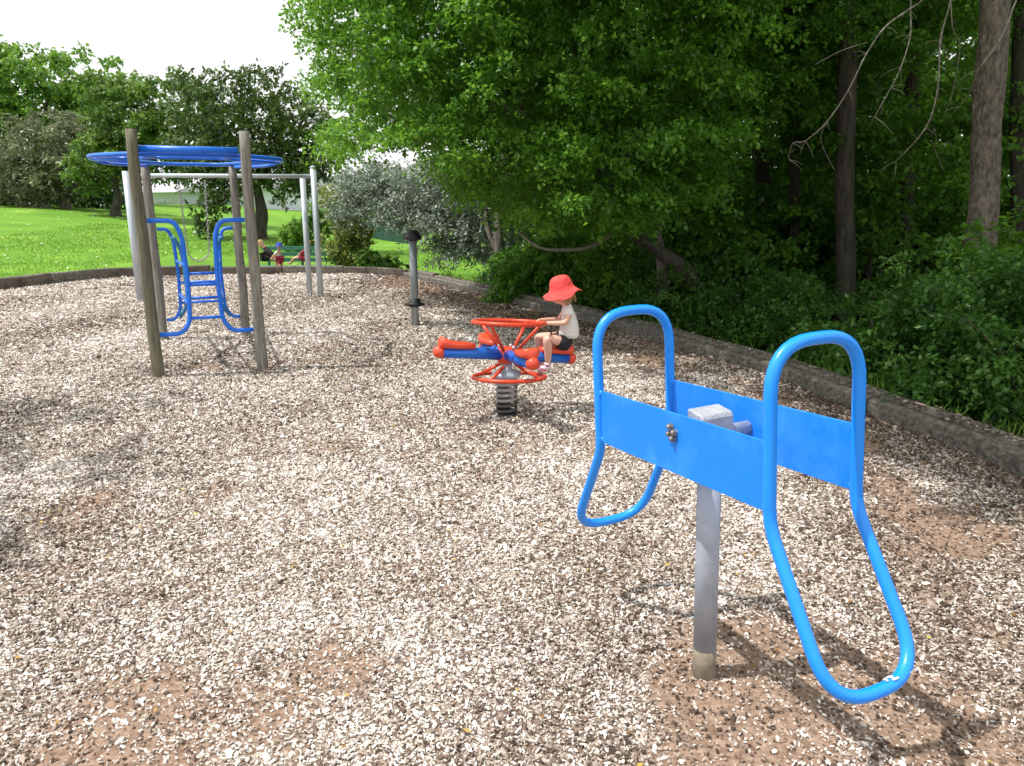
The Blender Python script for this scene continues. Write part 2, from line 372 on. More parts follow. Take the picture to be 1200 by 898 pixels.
tone = .16 * nz(cpts[:, 0], cpts[:, 1], 1.3, 11) + .13 * nz(cpts[:, 0], cpts[:, 1], 4.5, 4) + .10 * nz(cpts[:, 0], cpts[:, 1], 14, 7) - .28 * dirt(cpts[:, 0], cpts[:, 1]) - .42 * smst(1 - (edge_x(cpts[:, 1]) - cpts[:, 0]) / (.9 + .16 * np.clip(cpts[:, 1] - 3, 0, 9)))  # edging band: brown mulch and litter, with canopy shade deepened in the chip colour
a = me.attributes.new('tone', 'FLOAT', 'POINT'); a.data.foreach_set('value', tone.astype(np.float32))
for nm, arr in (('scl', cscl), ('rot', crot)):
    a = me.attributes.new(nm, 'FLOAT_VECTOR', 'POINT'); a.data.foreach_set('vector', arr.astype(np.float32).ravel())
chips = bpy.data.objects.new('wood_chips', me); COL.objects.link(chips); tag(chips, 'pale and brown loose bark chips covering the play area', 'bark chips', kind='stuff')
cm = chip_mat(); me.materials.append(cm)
ng = bpy.data.node_groups.new('chip_scatter', 'GeometryNodeTree')
ng.interface.new_socket('Geometry', in_out='INPUT', socket_type='NodeSocketGeometry'); ng.interface.new_socket('Geometry', in_out='OUTPUT', socket_type='NodeSocketGeometry')
gi = ng.nodes.new('NodeGroupInput'); go = ng.nodes.new('NodeGroupOutput'); ip = ng.nodes.new('GeometryNodeInstanceOnPoints')
cy = ng.nodes.new('GeometryNodeMeshCylinder'); cy.inputs['Vertices'].default_value = 5; cy.inputs['Radius'].default_value = 1; cy.inputs['Depth'].default_value = 1
sm = ng.nodes.new('GeometryNodeSetMaterial'); sm.inputs['Material'].default_value = cm
n1 = ng.nodes.new('GeometryNodeInputNamedAttribute'); n1.data_type = 'FLOAT_VECTOR'; n1.inputs['Name'].default_value = 'scl'
n2 = ng.nodes.new('GeometryNodeInputNamedAttribute'); n2.data_type = 'FLOAT_VECTOR'; n2.inputs['Name'].default_value = 'rot'
er = ng.nodes.new('FunctionNodeEulerToRotation')
GL = ng.links.new
GL(gi.outputs[0], ip.inputs['Points']); GL(cy.outputs['Mesh'], sm.inputs['Geometry']); GL(sm.outputs[0], ip.inputs['Instance'])
GL(n1.outputs[0], ip.inputs['Scale']); GL(n2.outputs[0], er.inputs[0]); GL(er.outputs[0], ip.inputs['Rotation']); GL(ip.outputs[0], go.inputs[0])
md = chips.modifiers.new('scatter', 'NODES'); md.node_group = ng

# terrain beyond the edging: rings growing outwards from the edging line to the horizon
CEN = np.array([-4., 6.])
ring = []
for i in range(len(EP)):
    a_, b_ = EP[i], EP[(i + 1) % len(EP)]
    k = max(1, int(np.linalg.norm(b_ - a_) / .45))
    for j in range(k): ring.append(a_ + (b_ - a_) * j / k)
ring = np.array(ring); nr = len(ring); d0 = ring - CEN; l0 = np.linalg.norm(d0, axis=1)[:, None]; dn = d0 / l0
offs = [0, .1, .25, .5, .8, 1.2, 1.7, 2.3, 3, 4, 5.2, 6.5, 8, 10, 12.5, 15.5, 19, 23, 28, 34, 42, 52, 66, 85, 120, 180, 300, 600]
V = []
for o_ in offs:
    p = CEN + dn * (l0 + o_); z = terr(p[:, 0], p[:, 1]) + .03 * nz(p[:, 0], p[:, 1], 1.1) * min(o_, 1)
    V.append(np.concatenate([p, z[:, None]], 1))
V = np.concatenate(V); F = [(i * nr + j, i * nr + (j + 1) % nr, (i + 1) * nr + (j + 1) % nr, (i + 1) * nr + j) for i in range(len(offs) - 1) for j in range(nr)]
F = [tuple(reversed(f)) for f in F]
me = bpy.data.meshes.new('grass_field'); me.from_pydata(V.tolist(), [], F)
lit = smst((V[:, 0] - (-.3 + .0 * V[:, 1]) ) / 1.2) * smst((60 - V[:, 1]) / 20)
a = me.attributes.new('litter', 'FLOAT', 'POINT'); a.data.foreach_set('value', lit.astype(np.float32))
def grass_mat():
    m = bpy.data.materials.new('mown_grass'); m.use_nodes = True; nt = m.node_tree; N = nt.nodes; L = nt.links; b = N['Principled BSDF']
    b.inputs['Roughness'].default_value = .9; b.inputs['Specular IOR Level'].default_value = .15
    t = N.new('ShaderNodeTexCoord'); n = N.new('ShaderNodeTexNoise'); n.inputs['Scale'].default_value = .6; n.inputs['Detail'].default_value = 9; n.inputs['Roughness'].default_value = .7
    L.new(t.outputs['Object'], n.inputs['Vector']); c = N.new('ShaderNodeValToRGB'); e = c.color_ramp.elements
    e[0].position = .32; e[0].color = (.090, .21, .020, 1); e[1].position = .7; e[1].color = (.25, .40, .06, 1); k_ = e.new(.55); k_.color = (.14, .29, .028, 1)
    L.new(n.outputs['Fac'], c.inputs['Fac'])
    n2 = N.new('ShaderNodeTexNoise'); n2.inputs['Scale'].default_value = 9; n2.inputs['Detail'].default_value = 6; L.new(t.outputs['Object'], n2.inputs['Vector'])
    c2 = N.new('ShaderNodeValToRGB'); c2.color_ramp.elements[0].position = .35; c2.color_ramp.elements[0].color = (.03, .02, .012, 1); c2.color_ramp.elements[1].position = .7; c2.color_ramp.elements[1].color = (.10, .065, .035, 1)
    L.new(n2.outputs['Fac'], c2.inputs['Fac'])
    a = N.new('ShaderNodeAttribute'); a.attribute_name = 'litter'
    x = N.new('ShaderNodeMix'); x.data_type = 'RGBA'; L.new(a.outputs['Fac'], x.inputs['Factor']); L.new(c.outputs['Color'], x.inputs['A']); L.new(c2.outputs['Color'], x.inputs['B'])
    L.new(x.outputs['Result'], b.inputs['Base Color'])
    bp = N.new('ShaderNodeBump'); bp.inputs['Strength'].default_value = .8; bp.inputs['Distance'].default_value = .06; L.new(n2.outputs['Fac'], bp.inputs['Height']); L.new(bp.outputs[0], b.inputs['Normal'])
    return m
tag(link('grass_field', me, grass_mat()), kind='structure')

def quads(name, P, D, Nn, ln, wd, rnd, mt, parent=None, kind=None, fold=.25):
    """one mesh of small rhombic leaves: P base, D direction, Nn normal"""
    n = len(P); D = D / (np.linalg.norm(D, axis=1)[:, None] + 1e-9); Sd = np.cross(D, Nn); Sd /= (np.linalg.norm(Sd, axis=1)[:, None] + 1e-9); Nn = np.cross(Sd, D)
    ln = np.broadcast_to(ln, n)[:, None]; wd = np.broadcast_to(wd, n)[:, None]
    og = np.array(origin(parent)) if parent else np.zeros(3); P = P - og
    mid = P + D * ln * .45 + Nn * wd * fold
    V = np.empty((n, 4, 3)); V[:, 0] = P; V[:, 1] = mid + Sd * wd; V[:, 2] = P + D * ln; V[:, 3] = mid - Sd * wd
    me = bpy.data.meshes.new(name); me.vertices.add(4 * n); me.vertices.foreach_set('co', V.astype(np.float32).ravel())
    me.loops.add(4 * n); me.loops.foreach_set('vertex_index', np.arange(4 * n, dtype=np.int32)); me.polygons.add(n)
    me.polygons.foreach_set('loop_start', np.arange(0, 4 * n, 4, dtype=np.int32)); me.polygons.foreach_set('loop_total', np.full(n, 4, dtype=np.int32))
    a = me.attributes.new('rnd', 'FLOAT', 'FACE'); a.data.foreach_set('value', np.clip(rnd, 0, 1).astype(np.float32))
    me.update(); me.materials.append(mt)
    o = bpy.data.objects.new(name, me); COL.objects.link(o)
    if parent: o.parent = parent
    if kind: o['kind'] = kind
    return o
def leaves(C, rad, per, size, asp=.33, flat=.5, twigs=11, droop=.25, up=1.0, spread=.05):
    """leaves on twigs radiating in clumps; C (k,3) clump centres, rad clump radius"""
    k = len(C); rad = np.broadcast_to(rad, k); P = []; D = []; Nn = []; Rn = []; Ln = []
    pt = max(1, per // twigs)
    for t in range(twigs):
        d = rng.normal(0, 1, (k, 3)); d[:, 2] *= flat; d /= np.linalg.norm(d, axis=1)[:, None]; d[:, 2] *= (flat * .6 + .4)
        L_ = rad * rng.uniform(.45, 1.1, k)
        tr = rng.normal(0, .12, k)
        for j in range(pt):
            s = rng.uniform(.15, 1, k) ** .75
            p = C + d * (s * L_)[:, None] - np.array([0, 0, 1]) * (droop * s * s * L_)[:, None] + rng.normal(0, spread, (k, 3)) * np.maximum(rad, .3)[:, None]
            dd = d * .6 + rng.normal(0, .6, (k, 3)) + np.array([0, 0, -.35])
            nn = rng.normal(0, .55, (k, 3)) + np.array([0, 0, up])
            P.append(p); D.append(dd); Nn.append(nn); Ln.append(size * rng.uniform(.6, 1.3, k)); Rn.append(tr + rng.random(k) * .55)
    cl = np.tile(rng.normal(.22, .14, k), len(P))
    return np.concatenate(P), np.concatenate(D), np.concatenate(Nn), np.concatenate(Ln), np.concatenate(Rn) + cl
def crown(name, C, rad, per, size, mt, parent=None, asp=.3, kind=None, **kw):
    P, D, Nn, Ln, Rn = leaves(C, rad, per, size, **kw)
    return quads(name, P, D, Nn, Ln, Ln * asp, Rn, mt, parent, kind)
def ell(c, r, n, shell=.45):
    """n points in an ellipsoid, biased to its outside, kept on an uneven surface"""
    d = rng.normal(0, 1, (n, 3)); d /= np.linalg.norm(d, axis=1)[:, None]
    s = (shell + (1 - shell) * rng.random(n)) ** .6 * (1 + .13 * np.sin(4 * d[:, 0] + 3 * d[:, 2] + c[0]) + .1 * np.sin(7 * d[:, 1] + 5 * d[:, 2]))
    return np.array(c) + d * s[:, None] * np.array(r)
def trunk(name, pts, mt, parent, n=12, wob=.03, seed=1, k=4):
    P, Rr = smooth_path(pts, k)
    return MB().tube(P, Rr, n, wob=wob, seed=seed).build(name, mt, parent, smooth=True)

# fallen leaves lying on the chips
n = 420; fx = rng.uniform(-5, 2.6, n); fy = 1.4 + 9 * rng.random(n) ** 1.3; k = inside(fx, fy); fx, fy = fx[k], fy[k]; n = len(fx)
L_FALL = leafmat('fallen_yellow_brown_leaves', [(.20, .09, .03), (.42, .24, .05), (.62, .50, .10)], .15, (.4, .3, .05), .6)
Pf = np.stack([fx, fy, relief(fx, fy) + .012], 1); Df = rng.normal(0, 1, (n, 3)); Df[:, 2] = .1; Nf = rng.normal(0, .25, (n, 3)); Nf[:, 2] = 1
tag(quads('fallen_leaves', Pf, Df, Nf, rng.uniform(.012, .032, n), .007, rng.random(n), L_FALL), 'small yellow and brown leaves dropped across the bark chips', 'leaves', kind='stuff')

# ------------------------------------------------------------------ timber edging
def edging():
    t = thing('timber_edging', 'low weathered grey timber edging running round the bark chip play area', 'edging', (0, 0, 0))
    rr = random.Random(3)
    def sleeper(a, b, off, w, z0, z1, mt):
        a = Vector((*a, 0)); b = Vector((*b, 0)); d = (b - a); L = d.length; d.normalize(); n = Vector((-d.y, d.x, 0))
        mb = MB(); seg = max(2, int(L / .4)); vs = []
        for i in range(seg + 1):
            f = i / seg; c = a.lerp(b, f); g = .012
            if i == 0: c += d * .014
            if i == seg: c -= d * .014
            e = [rr.uniform(-g, g) for _ in range(8)]
            ch = .02
            for (o_, z) in ((off - w / 2 + e[0], z0), (off - w / 2 + e[1], z1 - ch), (off - w / 2 + ch, z1 + e[2] * .5), (off + w / 2 - ch, z1 + e[3] * .5), (off + w / 2 + e[4], z1 - ch), (off + w / 2, z0)):
                vs.append(c + n * o_ + Vector((0, 0, z)))
        fs = [(i * 6 + k, i * 6 + (k + 1) % 6, (i + 1) * 6 + (k + 1) % 6, (i + 1) * 6 + k) for i in range(seg) for k in range(6)]
        fs += [tuple(reversed(range(6))), tuple(range(seg * 6, seg * 6 + 6))]
        mb.add(vs, fs); return mb.build('sleeper', mt, t)
    # arc-length walk, a new sleeper every ~1.8 m or at each bend
    for i in range(len(EDGE) - 1):
        a, b = Vector(EDGE[i]), Vector(EDGE[i + 1]); L = (b - a).length; k = max(1, round(L / 2.2))
        for j in range(k):
            p, q_ = a.lerp(b, j / k), a.lerp(b, (j + 1) / k)
            right = i >= 9 and i < 22
            if right:
                sleeper(p, q_, -.065, .085, -.35, .112 + rr.uniform(-.022, .015), M['sleeper'])
                sleeper(p, q_, .055, .135, -.35, .142 + rr.uniform(-.018, .014), M['sleeper'])
            else:
                sleeper(p, q_, .0, .13, -.5, (.20 if i < 5 else .155) + rr.uniform(-.012, .012), M['sleeperb'] if (i + j) % 3 else M['sleeper'])
    # stakes behind the joints
    return t
edging()

# ------------------------------------------------------------------ standing seesaw
def seesaw():
    yaw, tilt, Lh, Wh, H, T, B, Dp, K = -1.146, .053, .402, .145, .09, .340, .207, .476, .123
    C = Vector((.623, 2.145, .822))
    a = Vector((math.cos(yaw) * math.cos(tilt), math.sin(yaw) * math.cos(tilt), math.sin(tilt))); b = Vector((-math.sin(yaw), math.cos(yaw), 0)); n = a.cross(b)
    Rm = Matrix((a, b, n)).transposed()
    pt = lambda i, j, k: C + a * i + b * j + n * k
    t = thing('seesaw', 'bright blue steel stand-up seesaw with tubular loops on a grey pole', 'seesaw', (C.x, C.y, 0))
    for s in (-1, 1):
        mb = MB(); mb.box(pt(0, s * Wh, 0), (2 * Lh - .03, .006, 2 * H), Rm)
        o = mb.build('side_plate', M['blue_worn'], t, bevel=.0012)
    for s in (-1, 1):
        r = .0165
        pts = []
        T_ = T - (.012 if s > 0 else -.006); Dp_ = Dp + (.026 if s > 0 else 0)
        path = [pt(s * Lh, -Wh, T_), pt(s * Lh, Wh, T_), pt(s * Lh, Wh, -K), pt(s * (Lh + B), Wh * 1.02, -Dp_), pt(s * (Lh + B), -Wh * 1.02, -Dp_), pt(s * Lh, -Wh, -K)]
        pts = rounded(path, [.125, .125, .05, .13, .13, .05], 8, True)
        o = MB().tube(pts, r, 16, closed=True).build('tube_loop', M['blue'], t, smooth=True)
    # scuffed foot bar: bare patches where the paint has gone, on the near loop
    rr = random.Random(5)
    mbs = MB()
    for k in range(16):
        c = pt(Lh + B, Wh * .0 + rr.uniform(.2, .9) * Wh, -Dp - .02)
        p = c + n * .0166 * 1.0 + b * 0 + a * rr.uniform(-.008, .006)
        mbs.ball(p - n * .0025, (rr.uniform(.002, .006), rr.uniform(.003, .008), .003), 7, 4, Rm)
    mbs.build('bare_metal_scuff', M['bare'], t)
    # pole
    base = Vector((C.x, C.y, 0))
    MB().tube([base + Vector((0, 0, .105)), base + Vector((0, 0, .4)), base + Vector((0, 0, .80))], .0365, 24).build('pole', M['galv'], t, smooth=True)
    MB().tube([base + Vector((0, 0, -.1)), base + Vector((0, 0, .05)), base + Vector((0, 0, .1045))], [.037, .037, .0368], 24).build('muddy_pole_foot', M['rustbase'], t, smooth=True)
    # head block: folded galvanised box with sloping top
    mb = MB(); w = .058
    sec = [(-.036, -.075), (.034, -.075), (.034, .056), (.028, .068), (-.036, .080)]
    vs = [pt(x, s * w, z) for s in (-1, 1) for x, z in sec]; k = len(sec)
    mb.add(vs, [tuple(range(k)), tuple(reversed(range(k, 2 * k)))] + [(i, i + k, (i + 1) % k + k, (i + 1) % k) for i in range(k)])
    mb.build('pivot_block', M['galv_rough'], t, bevel=.005)
    MB().tube([pt(0, -Wh + .004, 0), pt(0, Wh - .004, 0)], .020, 14).build('axle', M['galv_rough'], t, smooth=True)
    for s in (-1, 1):
        for (x, z) in ((.012, .040), (.030, .026), (.008, .018), (.024, .006)):
            p0 = pt(x, s * (Wh + .003), z + .01); p1 = pt(x, s * (Wh + .013), z + .01)
            o = MB().tube([p0, p1], .0105, 6).build('bolt', M['bolt'], t, smooth=False)
            MB().tube([p1, pt(x, s * (Wh + .019), z + .01)], .0065, 8).build('bolt_tip', M['bolt'], o, smooth=True)
    # small welded gussets joining plates to loops
    for s in (-1, 1):
        for q_ in (-1, 1):
            for z in (-H + .01, H - .01):
                MB().tube([pt(s * (Lh - .016), q_ * Wh, z - .01), pt(s * (Lh - .016), q_ * Wh, z + .01)], .007, 8).build('weld', M['blue'], t, smooth=True)
    t.rotation_euler = (0, -.035, 0)      # the real one leans a little to the left
    return t
seesaw()

# ------------------------------------------------------------------ spring rocker
def rocker():
    B0 = Vector((-.04, 5.18, 0))
    t = thing('spring_rocker', 'red and blue four-seat spring rocker with round handle hoop', 'spring rocker', B0)
    tops = [Vector((-.485, 5.01, .50)), Vector((.415, 5.35, .385)), Vector((.13, 4.745, .475)), Vector((-.205, 5.61, .425))]
    hub = Vector((-.04, 5.18, .445))
    # spring: helix
    pts = []
    for i in range(7 * 16 + 1):
        f = i / (7 * 16); ang = i / 16 * 2 * PI; pts.append(B0 + Vector((.072 * math.cos(ang), .072 * math.sin(ang), .02 + .27 * f)))
    MB().tube(pts[:34], .0125, 8).build('dark_spring_coil', M['springdark'], t, smooth=True)
    MB().tube(pts[33:], .0125, 8).build('spring_coil', M['spring'], t, smooth=True)
    MB().lathe([(.05, -.02), (.062, -.015), (.062, .02), (.05, .03)], B0, 20).build('rubber_base', M['black'], t, smooth=True)
    MB().lathe([(.10, .0), (.105, .008), (.10, .03), (.04, .05), (.04, .12)], B0 + Vector((0, 0, .29)), 20).build('spring_cap', M['galv'], t, smooth=True)
    for e in tops:
        d = (e - hub).normalized()
        mb = MB().tube([hub + d * .03, e], .040, 18); o = mb.build('arm', M['blue_deep'], t, smooth=True)
        Rz = d.to_track_quat('Z', 'Y').to_matrix()
        MB().lathe([(.0425, -.012), (.044, .0), (.044, .012), (.040, .03), (.030, .043), (.014, .050), (.002, .052)], e, 18, Rz).build('end_cap', M['red'], o, smooth=True)
        # saddle seat: long rounded pad with raised outer lump
        sd_ = Vector((-d.y, d.x, 0)).normalized(); up = d.cross(sd_) if d.cross(sd_).z > 0 else -d.cross(sd_)
        Rs = Matrix((d, sd_, up)).transposed()
        c = e - d * .115 + up * .058
        mb = MB(); n = 12
        prof = [(-.125, .012, .030), (-.12, .035, .040), (-.06, .052, .045), (0, .062, .046), (.06, .064, .05), (.085, .062, .066), (.115, .055, .074), (.13, .04, .06), (.135, .01, .03)]
        vs = []
        for (x, w, h) in prof:
            for k in range(n):
                a_ = 2 * PI * k / n; vs.append(c + Rs @ Vector((x, w * math.copysign(abs(math.cos(a_)) ** .6, math.cos(a_)), -.028 + (h * .5) * (1 + math.copysign(abs(math.sin(a_)) ** .6, math.sin(a_))))))
        fs = [(i * n + k, i * n + (k + 1) % n, (i + 1) * n + (k + 1) % n, (i + 1) * n + k) for i in range(len(prof) - 1) for k in range(n)]
        fs += [tuple(reversed(range(n))), tuple(range((len(prof) - 1) * n, len(prof) * n))]
        mb.add(vs, fs); mb.build('seat', M['red'], t, smooth=True)
    # hub plate
    MB().lathe([(.05, -.055), (.062, -.05), (.058, .0), (.062, .042), (.05, .052), (.02, .055)], hub, 20).build('hub', M['redm'], t, smooth=True)
    # handle hoop and foot hoop
    def hoop(c, r, z, tube, name, drop, rad_s, tiltx):
        pts = []
        for i in range(40):
            a_ = 2 * PI * i / 40; x, y = r * math.cos(a_), r * math.sin(a_); pts.append(c + Vector((x, y, z + tiltx * x - .10 * y)))
        o = MB().tube(pts, tube, 10, closed=True).build(name, M['redm'], t, smooth=True)
        for k in range(4):
            a_ = PI / 4 + k * PI / 2 + .25; x, y = r * math.cos(a_), r * math.sin(a_)
            MB().tube([c + Vector((x, y, z + tiltx * x - .10 * y)), c + Vector((x * rad_s, y * rad_s, drop))], .012, 8).build('strut', M['redm'], t, smooth=True)
    hoop(Vector((-.02, 5.17, 0)), .25, .675, .015, 'handle_hoop', .49, .30, -.03)
    hoop(Vector((-.02, 5.18, 0)), .255, .285, .014, 'foot_hoop', .37, .30, .0)
    for k in range(4):
        a_ = .25 + PI / 4 + k * PI / 2; c = hub + Vector((.06 * math.cos(a_), .06 * math.sin(a_), .058))
        MB().ball(c, .012, 8, 5).build('bolt', M['bare'], t, smooth=True)
rocker()

# ------------------------------------------------------------------ people
def skin(name, chains, mt, parent, sub=2):
    """one continuous skinned body; chains = lists of (key, Vector, radius); shared keys join"""
    keys = {}; vs = []; rs = []; es = []
    for ch in chains:
        prev = None
        for it in ch:
            k = it[0]
            if k not in keys: keys[k] = len(vs); vs.append(Vector(it[1])); rs.append(it[2])
            if prev is not None: es.append((prev, keys[k]))
            prev = keys[k]
    og = origin(parent); me = bpy.data.meshes.new(name); me.from_pydata([tuple(v - og) for v in vs], es, [])
    o = bpy.data.objects.new(name, me); COL.objects.link(o); o.parent = parent; me.materials.append(mt)
    m = o.modifiers.new('skin', 'SKIN'); m.use_smooth_shade = True; m.branch_smoothing = .6
    for i, sv in enumerate(me.skin_vertices[0].data):
        r_ = rs[i]; sv.radius = (r_, r_) if not isinstance(r_, tuple) else r_; sv.use_root = (i == 0)
    s_ = o.modifiers.new('sub', 'SUBSURF'); s_.levels = sub; s_.render_levels = sub
    return o
def toddler():
    Yc = 5.33
    hip = at(666, 401, Yc)
    t = thing('person', 'toddler in coral red sunhat, pale shirt and black shorts riding the spring rocker', 'child', (hip.x, hip.y, .44))
    chest = at(668, 377, Yc); sh = at(667, 358, Yc); neck = at(663, 352, Yc); head = at(659, 343, Yc)
    j = {}
    near, far = Yc - .075, Yc + .07
    hipN, hipF = at(664, 402, near + .02), at(665, 399, far - .02)
    kneN, kneF = at(640, 396, near - .05), at(630, 394, far + .03)
    ankN, ankF = at(642, 427, near - .02), at(633, 424, far + .04)
    shN, shF = at(668, 363, near + .0), at(666, 361, far)
    elN, elF = at(663, 379, near - .03), at(655, 375, far + .02)
    haN, haF = at(641, 379, near - .02), at(636, 375, far - .06)
    def hand(w, dirn, out, tagk):
        ch = []; d = dirn.normalized(); o_ = out.normalized(); up = d.cross(o_).normalized()
        if up.z < 0: up = -up
        palm = w + d * .022
        for q_, (s, l) in enumerate(((-.012, .020), (-.004, .024), (.004, .023), (.012, .018))):
            base = palm + o_ * s * 1.1
            ch.append([(tagk + 'palm', palm, .014), (f'{tagk}f{q_}a', base + d * .012, .0055), (f'{tagk}f{q_}b', base + d * (.012 + l * .6) - up * .004, .005), (f'{tagk}f{q_}c', base + d * (.012 + l * .75) - up * .016, .0045)])
        ch.append([(tagk + 'palm', palm, .014), (tagk + 't1', palm - o_ * .017 - up * .004, .0055), (tagk + 't2', palm - o_ * .022 + d * .012 - up * .014, .005)])
        return palm, ch
    pN, hN = hand(haN, haN - elN, Vector((0, 1, 0)), 'n'); pF, hF = hand(haF, haF - elF, Vector((0, -1, 0)), 'm')
    chains = [
        [('hip', hip, .078), ('belly', hip.lerp(chest, .5), .075), ('chest', chest, .068), ('sh', sh, .052), ('neck', neck, .03), ('skull', head, .058)],
        [('sh', sh, 0), ('shN', shN, .032), ('elN', elN, .022), ('haN', haN, .016), ('npalm', pN, .014)],
        [('sh', sh, 0), ('shF', shF, .032), ('elF', elF, .022), ('haF', haF, .016), ('mpalm', pF, .014)],
        [('hip', hip, 0), ('hipN', hipN, .055), ('kneN', kneN, .036), ('calN', kneN.lerp(ankN, .35) + Vector((.01, 0, 0)), .034), ('ankN', ankN, .021)],
        [('hip', hip, 0), ('hipF', hipF, .055), ('kneF', kneF, .036), ('calF', kneF.lerp(ankF, .35) + Vector((.01, 0, 0)), .034), ('ankF', ankF, .021)],
    ] + hN + hF
    body = skin('body', chains, M['skin'], t)
    fwd = Vector((-1, .05, -.25)).normalized(); side = Vector((0, -1, 0)); side = (side - fwd * side.dot(fwd)).normalized(); upv = side.cross(fwd) if side.cross(fwd).z > 0 else -side.cross(fwd)
    Rh = Matrix((fwd, side, upv)).transposed()
    # head: egg with face
    mb = MB(); mb.ball(head + fwd * .004, (.076, .066, .085), 20, 14, Rh); mb.ball(head + fwd * .035 - upv * .03, (.045, .045, .042), 16, 10, Rh); mb.build('head', M['skin'], t, smooth=True)
    MB().ball(head + fwd * .081 - upv * .018, (.012, .010, .011), 10, 7, Rh).build('nose', M['skin'], t, smooth=True)
    MB().ball(head + fwd * .075 - upv * .042, (.008, .016, .005), 10, 5, Rh).build('mouth', M['lip'], t, smooth=True)
    for s in (-1, 1):
        MB().ball(head + fwd * .069 + side * .026 * s - upv * .002, (.008, .009, .007), 10, 7, Rh).build('eye', M['eye'], t, smooth=True)
        MB().ball(head + side * .067 * s - upv * .012 - fwd * .008, (.014, .008, .020), 10, 7, Rh).build('ear', M['skin'], t, smooth=True)
    # hair: shell of short locks at the back below the hat
    mb = MB(); rr = random.Random(4)
    mb.ball(head - fwd * .014 + upv * .008, (.078, .071, .085), 16, 10, Rh)
    for i in range(26):
        a_ = rr.uniform(-1.75, 1.75); p = head - fwd * .074 * math.cos(a_) + side * .066 * math.sin(a_) - upv * .01
        mb.tube([p, p - upv * .03 - fwd * .004, p - upv * rr.uniform(.05, .085) - fwd * rr.uniform(0, .014) + side * rr.uniform(-.01, .01)], [.009, .008, .002], 5)
    mb.build('hair', M['hair'], t, smooth=True)
    # hat: rounded crown and floppy brim
    hc = head + upv * .020 - fwd * .002; n = 32; vs = []; prof = [(.002, .104), (.03, .103), (.055, .095), (.073, .075), (.082, .045), (.086, .012), (.105, -.004), (.128, -.016), (.146, -.030), (.143, -.034), (.10, -.010), (.082, .0)]
    for r_, z in prof:
        for k in range(n):
            a_ = 2 * PI * k / n; wv = max(0, (r_ - .088) / .055)
            zz = z + wv * (.013 * math.sin(3 * a_ + .6) + .009 * math.sin(5 * a_ + 1.5)) + wv * -.014 * abs(math.sin(a_))
            rx = 1.0 + .05 * wv * math.sin(2 * a_); vs.append(hc + Rh @ Vector((r_ * math.cos(a_) * rx, r_ * math.sin(a_) * .94, zz)))
    mb = MB(); mb.add(vs, [(i * n + k, i * n + (k + 1) % n, (i + 1) * n + (k + 1) % n, (i + 1) * n + k) for i in range(len(prof) - 1) for k in range(n)] + [tuple(range(n))])
    ho = mb.build('sunhat', M['hat'], t, smooth=True)
    sub = ho.modifiers.new('sub', 'SUBSURF'); sub.levels = 1; sub.render_levels = 1
    # shirt with short sleeves, shorts, sandals
    skin('shirt', [[('w', hip.lerp(chest, .12), .084), ('b', hip.lerp(chest, .55), .080), ('c', chest, .077), ('s', sh, .066), ('n', sh.lerp(neck, .8), .040)],
                   [('s', sh, 0), ('a', shN, .042), ('a2', shN.lerp(elN, .55), .038)], [('s', sh, 0), ('b2', shF, .042), ('b3', shF.lerp(elF, .55), .038)]], M['shirt'], t)
    skin('shorts', [[('w', hip.lerp(chest, .30), .092), ('h', hip - Vector((0, 0, .01)), .098), ('l', hipN, .080), ('l2', hipN.lerp(kneN, .60), .062)], [('h', hip, 0), ('r', hipF, .080), ('r2', hipF.lerp(kneF, .60), .062)]], M['shorts'], t)
    for an in (ankN, ankF):
        mb = MB(); heel = an + Vector((.012, 0, -.018)); toe = heel + Vector((-.085, 0, -.022))
        P, Rr = smooth_path([(heel + Vector((.008, 0, .0)), .018), (heel.lerp(toe, .3), .025), (heel.lerp(toe, .75), .026), (toe, .014)], 4)
        mb.tube(P, Rr, 12); mb.tube([an + Vector((0, 0, .012)), an + Vector((0, 0, -.01))], .026, 12); mb.build('sandal', M['shoe'], t, smooth=True)
toddler()

# ------------------------------------------------------------------ spinner pole
def spinner():
    b = Vector((-1.19, 9.15, 0))
    t = thing('spinner_pole', 'grey steel standing spinner pole with black cap and black foot ring', 'spinner pole', b)
    MB().tube([b + Vector((0, 0, -.1)), b + Vector((0, 0, .6)), b + Vector((0, 0, 1.07))], .047, 20).build('pole', M['pole'], t, smooth=True)
    MB().lathe([(.055, 1.03), (.105, 1.05), (.108, 1.075), (.09, 1.10), (.075, 1.13), (.05, 1.155), (.01, 1.16)], b, 20).build('cap', M['black'], t, smooth=True)
    MB().lathe([(.056, .235), (.075, .24), (.095, .262), (.088, .285), (.07, .30), (.07, .33), (.056, .335)], b, 20).build('foot_ring', M['black'], t, smooth=True)
    for s in (-1, 1): MB().tube([b + Vector((s * .06, 0, .265)), b + Vector((s * .13, 0, .262))], [.02, .012], 8).build('foot_peg', M['black'], t, smooth=True)
    MB().tube([b + Vector((-.04, 0, .70)), b + Vector((.10, 0, .685))], .01, 6)
spinner()

